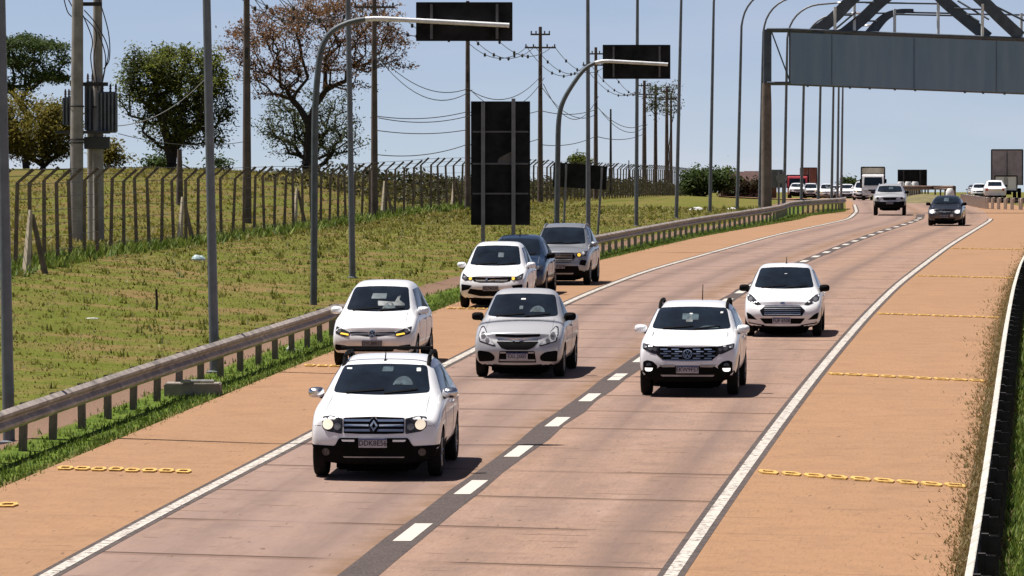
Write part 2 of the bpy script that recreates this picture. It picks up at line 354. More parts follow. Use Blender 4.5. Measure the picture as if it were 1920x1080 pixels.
def linepaint(name, wear):
    t = NT(name); uv = t.n('ShaderNodeUVMap').outputs[0]; a = t.noise(9, uv, 5, .75); b = t.noise(2, uv, 4, .6)
    t.set(Base_Color=t.mix(t.math('MULTIPLY', t.n_map(a, .47, .60), t.n_map(b, .3, .5)) if wear else t.n_map(a, .62, .72, 0, .5), (.50,.46,.41), (.13,.095,.08)), Roughness=.7); return t.m
LP = linepaint('worn_white_line', True); DP = linepaint('white_dash_paint', False)
XC = lambda d: (XL(d)+XR(d))/2
wob = np.interp(np.arange(1200)/6, np.arange(201), RNG.normal(0, .022, 201))
strip('centre_tar', lambda d: XC(d)-.22+wob[int(d*2)], lambda d: XC(d)+.22+wob[int(d*2)+600], 30, 262, .5, .004, TAR, 2)
for nm, f, o in (('left', XL, 0), ('right', XR, 0)):
    strip('edge_tar', lambda d: f(d)-.16, lambda d: f(d)+.16, 30, 330 if nm == 'left' else 246, 2, .004, EDG)
    e = strip('edge_line', lambda d: f(d)-.08, lambda d: f(d)+.08, 30, 330 if nm == 'left' else 246, 2, .008, LP)
dash = None; n = 0
q = 59.5 - 6.05*5
while q < 250:
    if n % 1 == 0: strip('lane_dash', lambda d: XC(d)-.115, lambda d: XC(d)+.115, q, q+2.1, 1.05, .008, DP)
    q += 6.05; n += 1
strip('edge_tar', lambda d: XC(d)+14-.0, lambda d: XC(d)+14.0001, 800, 810, 10, -.5, TAR) if False else None
# yellow rumble strips: rows of raised hexagonal links
YEL = mat('yellow_road_paint', (.52,.32,.085), .8, 0, .5, 11)
def rumble(d, x0, x1, n, label, grp, skew):
    o = empty('rumble_strip', (0,0,0), label, 'road marking', grp); mb = MB(); L = (x1-x0)/n
    for i in range(n):
        cx = x0 + (i+.5)*L; k = random.uniform(.93, 1.02); jy = random.gauss(0, .03)
        def pt(a, b): x = cx + a*L*.49*k; dd = d + skew*(x-x0) + b + jy; return (x, dd)
        out = [(-1,0),(-.66,.26),(.66,.26),(1,0),(.66,-.26),(-.66,-.26)]; inn = [(a*.60, b*.48) for a, b in out]
        v = []
        for ring, h in ((out, 0), (out, .022), (inn, .022), (inn, 0)):
            for a, b in ring:
                x, dd = pt(a, b); v.append((x, dd, ZR(dd)+.002+h))
        f = []
        for r in range(3):
            for j in range(6): f.append((r*6+j, r*6+(j+1)%6, (r+1)*6+(j+1)%6, (r+1)*6+j))
        mb.add(v, f)
    b = mb.build('links', YEL, o); tag(b, kind='stuff') if False else None
    m0 = Vector(((x0+x1)/2, d, ZR(d))); o.location = m0; b.location = -m0
for d, lab in ((67.7,'yellow chain-like rumble strip on the right shoulder nearest the camera'),(90.5,'yellow rumble strip on the right shoulder, second from the camera'),(117,'yellow rumble strip on the right shoulder, third from the camera'),(146,'fourth yellow rumble strip along the right shoulder'),(180,'farthest thin yellow rumble strip on the right shoulder')):
    rumble(d+1.3, XR(d)+.35, XR(d)+3.15, 9, lab, 'yellow rumble strips on the shoulders', -.85)
for d, lab in ((69.6,'yellow rumble strip on the left shoulder nearest the guardrail grass'),(94.6,'yellow rumble strip on the left shoulder under the white hatchback'),(121.5,'yellow rumble strip on the left shoulder beside the second white hatchback'),(46.0,'yellow rumble strip on the left shoulder at the picture edge')):
    if d > 50: rumble(d, XL(d)-2.75, XL(d)-.75, 8, lab, 'yellow rumble strips on the shoulders', -.3)
rumble(64.0, XL(64)-2.95, XL(64)-2.1, 3, 'short piece of yellow rumble strip at the left frame edge', 'yellow rumble strips on the shoulders', -.06)
# ---------------------------------------------------------------- guardrails
BACKM = mat('rail_back_shaded', (.035,.032,.032), .7, .1, .4, 3, .2)  # shade on the beam's back faces, put into a darker colour
POSTD = mat('rail_post_shaded', (.04,.036,.034), .8, 0, .4, 5, .2)  # posts behind the beam, their shade put into the colour
WP = [(0,.44),(.03,.47),(.08,.50),(.08,.545),(.015,.60),(.015,.62),(.08,.675),(.08,.72),(.03,.755),(0,.775)]
def guardrail(path, side, label, beam_mat, post_mat, gap, droop=0, post_h=.74, pw=.13):
    # path: list of (x, d) ground points; side = +1 when the beam bulges towards +x
    base = Vector((path[0][0], path[0][1], ground(*path[0])))
    o = empty('guardrail', base, label, 'guardrail'); P3 = [Vector((x, d, 0)) for x, d in path]; acc = [0]
    for a, b in zip(P3, P3[1:]): acc.append(acc[-1]+(b-a).length)
    def gz(x, d): return ground(x, d)
    secs = []
    for i, p in enumerate(P3):
        t = (P3[min(i+1,len(P3)-1)]-P3[max(i-1,0)]).normalized(); nrm = Vector((t.y, -t.x, 0))*side
        g = gz(p.x, p.y) - (droop*max(0, 1-(acc[-1]-acc[i])/3) if droop else 0)
        lp = [(nrm*q + Vector((p.x, p.y, g+z))) for q, z in WP] + [(nrm*(q-.012) + Vector((p.x, p.y, g+z-.004))) for q, z in reversed(WP)]
        secs.append([q-base for q in lp])
    mb = MB(); mb.sweep(secs)
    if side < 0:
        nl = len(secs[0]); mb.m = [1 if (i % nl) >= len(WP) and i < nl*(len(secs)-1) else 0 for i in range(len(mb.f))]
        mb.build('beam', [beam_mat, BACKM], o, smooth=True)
    else: mb.build('beam', beam_mat, o, smooth=True)
    pm = None; s = .6; i = 0
    while s < acc[-1]:
        while acc[i+1] < s: i += 1
        p = P3[i].lerp(P3[i+1], (s-acc[i])/(acc[i+1]-acc[i])); t = (P3[i+1]-P3[i]).normalized(); nrm = Vector((t.y, -t.x, 0))*side
        if pm is None:
            m2 = MB()
            m2.box((-.10, 0, post_h/2-.15), (.016, pw, post_h+.3)); m2.box((-.155, pw/2-.008, post_h/2-.15), (.094, .014, post_h+.3)); m2.box((-.155, -pw/2+.008, post_h/2-.15), (.094, .014, post_h+.3))
            m2.box((-.05, 0, .61), (.084, pw*.9, .30)); pm = m2.build('post', post_mat, o); c = pm
        else: c = pm.copy(); link(c, o)
        c.location = Vector((p.x, p.y, gz(p.x, p.y))) - base; c.rotation_euler = (random.uniform(-.03,.03), random.uniform(-.03,.03), math.atan2(nrm.y, nrm.x)); s += gap*random.uniform(.96, 1.04)
    return o
r1 = [(XL(d)-3.9+.3*sm(70,106,d), d) for d in np.arange(44, 105.6, 1.4)]
r1 += [(r1[-1][0]+.10, 106.6), (r1[-1][0]+.45, 107.5), (r1[-1][0]+.95, 108.1)]
guardrail(r1, 1, 'weathered steel guardrail on the near left verge, ending beside the white hatchback', RUSTY, POSTM, 2.25, .05)
o2 = lambda d: 3.75 - .25*sm(172,257,d) - 2.85*sm(257,291,d)
r2 = [(XL(d)-o2(d), d) for d in np.arange(163, 294, 2)]
guardrail(r2, 1, 'long steel guardrail behind the silver SUV, running to the gantry column', RUSTY, mat('pale_rail_post', (.24,.21,.18), .7, .2, .4, 3), 2.2)
r3 = [(XR(d)+SR+.32, d) for d in np.arange(40, 236, 2)]
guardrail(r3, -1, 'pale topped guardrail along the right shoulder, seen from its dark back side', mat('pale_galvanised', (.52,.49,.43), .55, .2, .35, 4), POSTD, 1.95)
# far rails at the end of the road
far1 = [(at(px, d), d) for px, d in ((1806,345),(1817,325),(1830,308),(1841,298),(1848,293),(1858,290),(1880,288),(1905,286),(1940,284))]
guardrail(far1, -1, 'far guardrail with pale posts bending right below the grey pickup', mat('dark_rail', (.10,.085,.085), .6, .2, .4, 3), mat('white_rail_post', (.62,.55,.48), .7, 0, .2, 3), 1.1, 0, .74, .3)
# ---------------------------------------------------------------- vehicles
def rounded(poly, r=.02, n=2):
    out = []; m = len(poly)
    for i in range(m):
        p = Vector(poly[i]); a = Vector(poly[i-1]); b = Vector(poly[(i+1) % m])
        ra = min(r, (a-p).length*.4); rb = min(r, (b-p).length*.4)
        p0 = p + (a-p).normalized()*ra; p1 = p + (b-p).normalized()*rb
        for k in range(n+1):
            t = k/n; out.append(tuple((p0*(1-t)**2 + p*2*t*(1-t) + p1*t*t)))
    return out
def mir(poly): return [(-x, z) for x, z in reversed(poly)]
class Car:
    def __init__(s, root, bvh): s.root, s.bvh = root, bvh
    def patch(s, name, polys, m, parent=None, off=.006, depth=.03, axis='f', fine=.07, rnd=.02, smooth=True):
        """thin shaped panel laid on the body; polys in (x,z) seen from the front / rear or (y,z) seen from a side"""
        if polys and not isinstance(polys[0][0], (tuple, list)): polys = [polys]
        bm = bmesh.new()
        for poly in polys:
            q = rounded(poly, rnd) if rnd else poly
            try: f = bm.faces.new([bm.verts.new((a, b, 0)) for a, b in q])
            except ValueError: continue
        bmesh.ops.triangulate(bm, faces=bm.faces)
        for _ in range(5):
            es = [e for e in bm.edges if e.calc_length() > fine]
            if not es: break
            bmesh.ops.subdivide_edges(bm, edges=es, cuts=1); bmesh.ops.triangulate(bm, faces=bm.faces)
        bm.verts.ensure_lookup_table(); bm.verts.index_update()
        D = {'f': Vector((0,1,0)), 'b': Vector((0,-1,0)), 'l': Vector((-1,0,0)), 'r': Vector((1,0,0))}[axis]
        top = []; back = []
        for v in bm.verts:
            a, b = v.co.x, v.co.y
            o = {'f': Vector((a,-9,b)), 'b': Vector((a,9,b)), 'l': Vector((9,a,b)), 'r': Vector((-9,a,b))}[axis]
            h, n, i, d = s.bvh.ray_cast(o, D)
            if h is None: h, n, i, d = s.bvh.find_nearest(o + D*(9-2.0) if axis in 'fb' else o + D*(9-.85))
            if n.dot(D) > 0: n = -n
            n = (n - D*.6).normalized()
            top.append(h + n*off); back.append(h - n*depth)
        vs = top + back; k = len(top); fs = []
        for f in bm.faces:
            ii = [v.index for v in f.verts]; fs.append(ii); fs.append([k+i for i in reversed(ii)])
        for e in bm.edges:
            if e.is_boundary:
                a, b = e.verts[0].index, e.verts[1].index; fs.append([a, b, k+b, k+a])
        bm.free(); me = bpy.data.meshes.new(name); me.from_pydata(vs, [], fs); me.materials.append(m)
        b2 = bmesh.new(); b2.from_mesh(me); bmesh.ops.recalc_face_normals(b2, faces=b2.faces); b2.to_mesh(me); b2.free()
        if smooth: smooth_me(me, 35)
        return link(bpy.data.objects.new(name, me), parent or s.root)
    def hit(s, x, z, axis='f'):
        D = Vector((0,1,0)) if axis == 'f' else Vector((0,-1,0)); h, n, i, d = s.bvh.ray_cast(Vector((x, -9 if axis == 'f' else 9, z)), D)
        return h if h else Vector((x, -2, z))
def text_mesh(body, size, m, name, parent, depth=.002):
    cu = bpy.data.curves.new('t', 'FONT'); cu.body = body; cu.size = size; cu.align_x = 'CENTER'; cu.align_y = 'CENTER'; cu.extrude = depth; cu.offset = size*.012; cu.resolution_u = 3
    o = bpy.data.objects.new('t', cu); COL.objects.link(o); dg = bpy.context.evaluated_depsgraph_get()
    me = bpy.data.meshes.new_from_object(o.evaluated_get(dg)); bpy.data.objects.remove(o); bpy.data.curves.remove(cu)
    me.materials.clear(); me.materials.append(m); me.name = name; return link(bpy.data.objects.new(name, me), parent)
def arc(cx, cz, r, a0, a1, n=14): return [(cx + r*math.cos(R(a0+(a1-a0)*i/n)), cz + r*math.sin(R(a0+(a1-a0)*i/n))) for i in range(n+1)]
def circ(cx, cz, rx, rz=None, n=16): rz = rz or rx; return [(cx+rx*math.cos(2*math.pi*i/n), cz+rz*math.sin(2*math.pi*i/n)) for i in range(n)]
def ring(cx, cz, r0, r1, n=18):
    return [[(cx+r*math.cos(2*math.pi*(i+k)/n), cz+r*math.sin(2*math.pi*(i+k)/n)) for r, k in ((r0,0),(r1,0),(r1,1),(r0,1))] for i in range(n)]
def bar(x0, z0, x1, z1, w):
    d = Vector((x1-x0, z1-z0)).normalized(); n = Vector((-d.y, d.x))*w/2
    return [(x0-n.x, z0-n.y), (x1-n.x, z1-n.y), (x1+n.x, z1+n.y), (x0+n.x, z0+n.y)]
def tyre_meshes(Rw, wd):
    m = MB(); h = wd/2
    m.lathe([(Rw*.62,-h*.92),(Rw*.9,-h),(Rw*.98,-h*.82),(Rw,-h*.5),(Rw,h*.5),(Rw*.98,h*.82),(Rw*.9,h),(Rw*.62,h*.92),(Rw*.58,0),(Rw*.62,-h*.92)], (0,0,0), 'x', 28)
    k = MB(); r = Rw*.64
    k.lathe([(r,.0),(r*.98,h*.86),(r*.9,h*.80),(r*.86,h*.40),(.0,h*.30)], (0,0,0), 'x', 28)
    for i in range(5):
        w = 2*math.pi*i/5
        for q in (-.16, .16):
            a = Vector((h*.78, math.cos(w+q)*r*.93, math.sin(w+q)*r*.93)); c = Vector((h*.66, math.cos(w)*.05, math.sin(w)*.05)); k.tube([c, a], [.022, .017], 5)
    k.lathe([(.0,h*.74),(.05,h*.72),(.055,h*.3)], (0,0,0), 'x', 12)
    return m, k
def make_body(sp, mats):
    L, Wd, H = sp['L'], sp['W'], sp['H']; w = Wd/2; zb = sp.get('zb', .24); zl = sp['zl']; yc, zc = sp['cowl']; yrf, zrf = sp['rf']; yrr, zrr = sp['rr']; ybt, zbt = sp['tail']
    wr = sp.get('wr', .70*w); bow = sp.get('bow', .20); bx = sp.get('bexp', 2.4); belt = sp.get('belt', zc-.06); rake = sp.get('rake', .12); hw = sp.get('hw', .78)
    def sec(y, ws, z0, zs, w6, z6, w7, z7, z8, front=0, rear=0):
        mid = z0 + .42*(zs-z0)
        pts = [(0,z0),(.55*ws,z0),(.93*ws,z0+.05),(ws,mid),(ws*.992,zs-.10),(ws*.945,zs),(w6,z6),(w7,z7),(0,z8)]
        full = pts + [(-x, z) for x, z in reversed(pts[1:-1])]; out = []
        for x, z in full:
            yy = y
            if front:
                yy += front*(bow*(abs(x)/w)**bx + rake*max(0,(z-.55)/(zl-.55))**1.5 + .10*max(0,(.45-z)/.25)**1.3)
            if rear: yy -= rear*(.14*(abs(x)/w)**2.4 + .10*max(0,(.5-z)/.3))
            out.append((x, yy, z))
        return out
    zs1 = zl-.05; st = []
    st.append(sec(.0, w*.95, zb+.02, zs1, w*hw*.92, zl-.02, w*.45, zl, zl+.005, 1))
    st.append(sec(.16, w*.985, zb, zs1+.02, w*hw*.96, zl+.015, w*.45, zl+.045, zl+.055, .85))
    zh = zl + (zc-zl)*.55
    st.append(sec(.52, w, zb, belt-.05, w*hw, zh, w*.45, zh+.035, zh+.045, .35))
    st.append(sec(yc-.10, w, zb, belt-.01, w*hw, zc-.035, w*.45, zc-.01, zc, 0))
    st.append(sec(yc, w, zb, belt, w*hw, zc-.01, w*.45, zc+.02, zc+.03, 0))
    f = .5; ym = yc+(yrf-yc)*f; zm = zc+(zrf-zc)*f
    w6a = w*hw*.985; 
    st.append(sec(ym, w, zb, belt+.02, (w*hw+wr)/2, zm-.015, w*.45, zm+.03, zm+.045, 0))
    st.append(sec(yrf, w, zb, belt+.03, wr, zrf-.045, wr*.68, zrf, zrf+.01, 0))
    st.append(sec((yrf+yrr)/2, w, zb, belt+.04, wr+.01, H-.055, wr*.68, H-.008, H, 0))
    st.append(sec(yrr, w, zb, belt+.05, wr-.02, zrr-.05, wr*.68, zrr-.005, zrr, 0))
    if sp.get('pickup'):
        st.append(sec(yrr+.25, w, zb, belt+.05, wr, zbt+.03, w*.45, zbt, zbt, 0)); st.append(sec(L-.5, w, zb, belt+.05, w*.84, zbt+.03, w*.45, zbt, zbt, 0))
    else:
        st.append(sec((yrr+ybt)/2, w*.99, zb, belt+.05, (wr+w*.8)/2-.03, (zrr+zbt)/2-.02, w*.45, (zrr+zbt)/2+.02, (zrr+zbt)/2+.03, 0, .3))
    st.append(sec(ybt, w*.98, zb, belt+.03, w*.80, zbt, w*.45, zbt+.01, zbt+.015, 0, .5))
    st.append(sec(L-.02, w*.95, zb+.05, belt-.06, w*.74, zbt-.12, w*.45, zbt-.11, zbt-.105, 0, 1))
    bm = bmesh.new(); rows = [[bm.verts.new(p) for p in q] for q in st]; n = len(rows[0])
    for a, b in zip(rows, rows[1:]):
        for k in range(n): k2 = (k+1) % n; bm.faces.new((a[k], a[k2], b[k2], b[k]))
    for row, dy in ((rows[0], -1), (rows[-1], 1)):        # closed ends: inset rings
        cz = sum(v.co.z for v in row)/n; prev = row
        for sc in (.93, .55):
            cur = [bm.verts.new((v.co.x*sc, v.co.y + dy*(.012 if sc > .9 else .02), cz+(v.co.z-cz)*sc)) for v in row]
            # keep the bow of the face
            for v, q in zip(row, cur):
                if dy < 0: q.co.y -= bow*((abs(v.co.x)/w)**bx - (abs(q.co.x)/w)**bx)
            for k in range(n): k2 = (k+1) % n; bm.faces.new((prev[k], prev[k2], cur[k2], cur[k]))
            prev = cur
        m = len(prev)//2
        for k in range(m): 
            i, j = k, (n-k) % n; i2, j2 = k+1, (n-k-1) % n
            vs = []
            for v in (prev[i], prev[i2], prev[j2], prev[j]):
                if v not in vs: vs.append(v)
            if len(vs) >= 3:
                try: bm.faces.new(vs)
                except ValueError: pass
    y0 = sp['wb0'] + sp['wb']/2
    for v in bm.verts: v.co.y -= y0
    bmesh.ops.recalc_face_normals(bm, faces=bm.faces); me = bpy.data.meshes.new('cage'); bm.to_mesh(me); bm.free()
    o = bpy.data.objects.new('cage', me); COL.objects.link(o)
    ss = o.modifiers.new('s', 'SUBSURF'); ss.levels = ss.render_levels = sp.get('sub', 2)
    Rw = sp['Rw']; cut = MB()
    for yw in (-sp['wb']/2, sp['wb']/2):
        for sx in (-1, 1):
            cx = sx*(w-.10); n2 = 24; rr = Rw+.045
            secs = [[(cx+q, yw+rr*math.cos(2*math.pi*k/n2), Rw+.01+rr*math.sin(2*math.pi*k/n2)) for k in range(n2)] for q in (-.16, .3)]
            cut.sweep(secs)
    co = cut.build('cut', WELL); bo = o.modifiers.new('b', 'BOOLEAN'); bo.object = co; bo.operation = 'DIFFERENCE'; bo.solver = 'EXACT'; bo.material_mode = 'TRANSFER'
    me.materials.append(mats[0]); dg = bpy.context.evaluated_depsgraph_get(); dg.update()
    out = bpy.data.meshes.new_from_object(o.evaluated_get(dg)); bpy.data.objects.remove(o); bpy.data.objects.remove(co)
    zcl = sp.get('clad', zb+.07)
    names = [m.name if m else '' for m in out.materials]
    out.materials.append(BLACKP); bi = len(out.materials)-1
    wi = names.index('wheel_well') if 'wheel_well' in names else -1
    for p in out.polygons:
        if p.material_index != wi and p.center.z < zcl: p.material_index = bi
        if p.material_index == wi: p.material_index = wi
    smooth_me(out, 38); return out, y0
def car(name, sp, pm, label, cat, group=None):
    """sp: measures and front-face drawing; origin on the ground between the axles, nose towards -y"""
    root = empty(name, (0,0,0), label, cat, group)
    me, y0 = make_body(sp, [pm]); body = link(bpy.data.objects.new('body', me), root)
    bm = bmesh.new(); bm.from_mesh(me); bvh = BVHTree.FromBMesh(bm); bm.free(); C = Car(root, bvh)
    L, Wd, H = sp['L'], sp['W'], sp['H']; w = Wd/2; yc, zc = sp['cowl']; yrf, zrf = sp['rf']; yrr, zrr = sp['rr']; ybt, zbt = sp['tail']; wr = sp.get('wr', .70*w); belt = sp.get('belt', zc-.06)
    hw = sp.get('hw', .78)
    # dark floor pan and sump seen below the bumper
    m = MB(); zb = sp.get('zb', .24); yy0, yy1 = -sp['wb']/2-.35, sp['wb']/2+.3
    m.box((0, (yy0+yy1)/2, zb-.03), (Wd*.62, yy1-yy0, .14)); m.box((0, -sp['wb']/2+.1, zb-.07), (Wd*.5, .7, .12)); m.build('floor_pan', WELL, root, bevel=.03)
    # glazing
    wb_, wt_ = sp.get('ws', (w*hw-.045, wr-.055)); z0, z1 = zc+.055, zrf-.05
    wsd = C.patch('windscreen', [(-wb_, z0+.01), (-wb_*.5, z0-.012), (0, z0-.02), (wb_*.5, z0-.012), (wb_, z0+.01), (wt_, z1-.012), (wt_*.5, z1+.006), (0, z1+.012), (-wt_*.5, z1+.006), (-wt_, z1-.012)], GLASS, off=.007, rnd=.05)
    for q in sp.get('stickers', []): C.patch(q[0], q[1], _M[q[2]], wsd, off=.011, depth=.002, rnd=.01)
    wz = z0+.015
    for q in (bar(-.50, wz-.012, .04, wz+.03, .016), bar(.05, wz-.02, .52, wz+.03, .016)): C.patch('wiper', q, BLACKP, wsd, off=.022, depth=.004, rnd=0)
    yA = (yc+yrf)/2 - y0 + .14; yB = sp.get('yB', (yrf+yrr)/2-.05) - y0; zt = zrf-.11; zbw = belt+.075
    ye = (yrr+.05 if not sp.get('pickup') else yrr-.12) - y0
    for ax in ('l', 'r'):
        C.patch('side_window', [(yc-y0+.42, zbw), (yB-.03, zbw+.01), (yB-.05, zt+.015), (yrf-y0+.18, zt)], GLASS, off=.005, axis=ax, rnd=.03)
        if sp.get('doors', 4) == 4:
            C.patch('side_window', [(yB+.03, zbw+.01), (ye+.12, zbw+.04), (ye-.10, zt), (yB+.01, zt+.015)], GLASS, off=.005, axis=ax, rnd=.03)
        dr = [bar(yB, .40, yB, belt-.02, .014), bar(yc-y0+.16, .48, yc-y0+.22, belt-.08, .014)]
        if sp.get('doors', 4) == 4: dr.append(bar(yB+.92, .62, yB+.86, belt-.02, .014))
        for q in dr: C.patch('door_gap', q, BLACKP, off=.002, depth=.01, axis=ax, rnd=0)
        for q in ([bar(yB-.24, belt-.10, yB-.06, belt-.09, .035)] + ([bar(yB+.62, belt-.09, yB+.80, belt-.08, .035)] if sp.get('doors',4) == 4 else [])): C.patch('door_handle', q, sp.get('handle', pm), off=.03, depth=.0, axis=ax, rnd=.01)
    if sp.get('pickup'): C.patch('rear_window', [(-w*.62, zbt+.10), (w*.62, zbt+.10), (wr*.80, zrr-.09), (-wr*.80, zrr-.09)], GLASS, axis='b', rnd=.05)
    else: C.patch('rear_window', [(-w*.6, zbt+.06), (w*.6, zbt+.06), (wr*.78, zrr-.12), (-wr*.78, zrr-.12)], GLASS, axis='b', rnd=.05)
    for sx in (1, -1): C.patch('tail_light', [(sx*w*.62, zbt-.06), (sx*w*.80, zbt-.06), (sx*w*.80, zbt-.30), (sx*w*.62, zbt-.25)], mat('tail_lamp_red', (.35,.02,.02), .2), axis='b')
    # wheels
    tm, rm = tyre_meshes(sp['Rw'], .20); tms = rms = None
    for yw in (-sp['wb']/2, sp['wb']/2):
        for sx in (1, -1):
            if tms is None: a = tm.build('wheel', TYRE, root, True); b = rm.build('rim', sp.get('rim', RIM), a, True); tms, rms = a, b
            else: a = tms.copy(); link(a, root); b = rms.copy(); link(b, a)
            a.location = (sx*(w-.115), yw, sp['Rw']); a.rotation_euler = (random.uniform(0,6), 0, 0 if sx > 0 else math.pi)
    # mirrors
    mz = belt+.10; my = yc - y0 + .38
    for sx in (1, -1):
        m = MB(); sec = []
        for i, (q, k) in enumerate(((0,.45),(.035,.85),(.09,1),(.14,.98),(.145,.9))):
            sec.append([(sx*(w+.035+.115*k*math.cos(t)*(abs(math.cos(t))**-.35 if abs(math.cos(t)) > .01 else 1)), my-.07+q, mz+.078*k*math.sin(t)*(abs(math.sin(t))**-.35 if abs(math.sin(t)) > .01 else 1)) for t in [2*math.pi*j/16 for j in range(16)]])
        m.sweep(sec); mo = m.build('wing_mirror', sp.get('mirror', pm), root, True)
        a = MB(); a.tube([(sx*(w-.10), my+.06, mz-.09), (sx*(w-.0), my+.02, mz-.05)], .025, 6); a.build('mirror_arm', BLACKP, mo, True)
    # front face
    for kind, polys, m, *opt in sp['face']:
        k = opt[0] if opt else {}
        if kind[0] == '+':
          many = kind[1:] in ('bumper_fog_lamp', 'daytime_strip', 'bumper_panel', 'grille_bar') and not isinstance(polys[0][0], (int, float))
          for pol in (polys if many else [polys]): C.patch(kind[1:], pol, _M[m] if isinstance(m, str) else m, C.last, **{'off': .014, 'depth': .004, 'rnd': .008, **k})
        elif kind[0] == '2':
            for q in (polys, [mir(z) for z in polys] if isinstance(polys[0][0], tuple) else mir(polys)): C.last = C.patch(kind[1:], q, _M[m] if isinstance(m, str) else m, **k)
        elif kind[0] == '3':       # headlight with its lamps, both sides
            for fl in (0, 1):
                q = mir(polys) if fl else polys; h = C.patch(kind[1:], q, _M[m] if isinstance(m, str) else m)
                for nm2, pp, m2 in opt[1]:
                    if pp is None: continue
                    C.patch(nm2, mir(pp) if fl else pp, m2, h, off=.013 if nm2 == 'clear_lens' else .019, depth=.003, rnd=0)
            C.last = h
        else: C.last = C.patch(kind, polys, _M[m] if isinstance(m, str) else m, **k)
    if 'plate' in sp:
        px, pz, txt, pmn = sp['plate']; h = C.hit(px, pz); h2 = min(C.hit(px-.19, pz).y, C.hit(px+.19, pz).y, h.y)
        m = MB(); m.box((px, h2-.022, pz), (.40, .02, .13)); pl = m.build('number_plate', pmn, root, bevel=.004)
        t = text_mesh(txt, .105, PLTXT, 'plate_lettering', pl); t.rotation_euler = (R(90),0,0); t.location = (px, h2-.034, pz-.004); t.scale = (.92, 1, 1)
        if pmn is PLATE:
            m = MB(); m.box((px, h2-.0335, pz+.054), (.39, .003, .018)); m.build('plate_band', mat('plate_band_blue', (.05,.07,.2), .5), pl)
    zs_ = zc+.015; C.patch('bonnet_seam', [bar(-w*hw*.93, sp['zl']+.05, -w*hw*.90, zs_, .008), bar(w*hw*.93, sp['zl']+.05, w*hw*.90, zs_, .008)], mat('seam_grey', (.16,.16,.165), .8), off=.003, depth=.004, rnd=0)
    # roof extras
    if sp.get('rails'):
        for sx in (1, -1):
            m = MB(); x = sx*(wr-.07); pts = []
            for i in range(13):
                t = i/12; y = yrf+.10+(yrr-yrf-.25)*t; zt_ = H+.02+.055*min(1, min(t,1-t)*7)
                h = bvh.ray_cast(Vector((x, y-y0, 5)), Vector((0,0,-1)))[0]; zz_ = (h.z if h else H) - .01 + sp['rails'][0]*min(1, min(t,1-t)*9)
                pts.append((x, y-y0, zz_))
            m.tube(pts, .030, 8)
            for i in (3, 9): m.tube([pts[i], (pts[i][0]-sx*.005, pts[i][1], pts[i][2]-sp['rails'][0])], .02, 6)
            m.build('roof_rail', sp['rails'][1], root, True)
        if len(sp['rails']) > 2:
            for t in sp['rails'][2]:
                y = yrf+.1+(yrr-yrf-.25)*t - y0; m = MB(); m.tube([(-wr+.015, y, H+sp['rails'][0]-.01), (wr-.015, y, H+sp['rails'][0]-.01)], .024, 8); m.build('cross_bar', BLACKP, root, True)
    if sp.get('antenna'):
        ax, ay, ln = sp['antenna']; h = bvh.ray_cast(Vector((ax, ay-y0, 5)), Vector((0,0,-1)))[0]
        if h: m = MB(); m.tube([h, h+Vector((0,.05,.03)), h+Vector((0,.10+ln*.3,ln))], [.022,.010,.006], 6); m.build('antenna', BLACKP, root, True)
    return root
# ---------------------------------------------------------------- the vehicles in the photograph
def slats(zs, x0, x1, w, taper=0): return [bar(-x0+taper*i, z, x1-taper*i, z, w) for i, z in enumerate(zs)]
BAND = mat('windscreen_interior', (.10,.115,.12), .4, 0, .6, 9); STICK = mat('white_sticker', (.55,.56,.56), .5, 0, .2, 9)
SKID = mat('skid_strip_grey', (.30,.29,.29), .5, .3, .2, 4); DRL = mat('bright_trim', (.85,.85,.86), .3, .2, .1, 4)
diam = [[(0,.855),(.058,.77),(.030,.77),(0,.815)],[(0,.855),(0,.815),(-.030,.77),(-.058,.77)],[(-.058,.77),(-.030,.77),(0,.725),(0,.685)],[(0,.685),(0,.725),(.030,.77),(.058,.77)]]
def roundel(cx, cz, r):
    v = ring(cx, cz, r, r*.84); k = r*.8
    v += [bar(cx-.42*k, cz+.86*k, cx, cz+.10*k, r*.16), bar(cx+.42*k, cz+.86*k, cx, cz+.10*k, r*.16)]
    v += [bar(cx-.86*k, cz+.42*k, cx-.40*k, cz-.86*k, r*.16), bar(cx-.40*k, cz-.86*k, cx, cz-.02*k, r*.16), bar(cx, cz-.02*k, cx+.40*k, cz-.86*k, r*.16), bar(cx+.40*k, cz-.86*k, cx+.86*k, cz+.42*k, r*.16)]
    return v
def interior(cx=-.05, z=1.3, s=1):
    return [('glimpse_of_interior', [(cx-.13*s, z-.05), (cx+.16*s, z-.05), (cx+.15*s, z+.06), (cx-.13*s, z+.07)], 'glass_interior'), ]
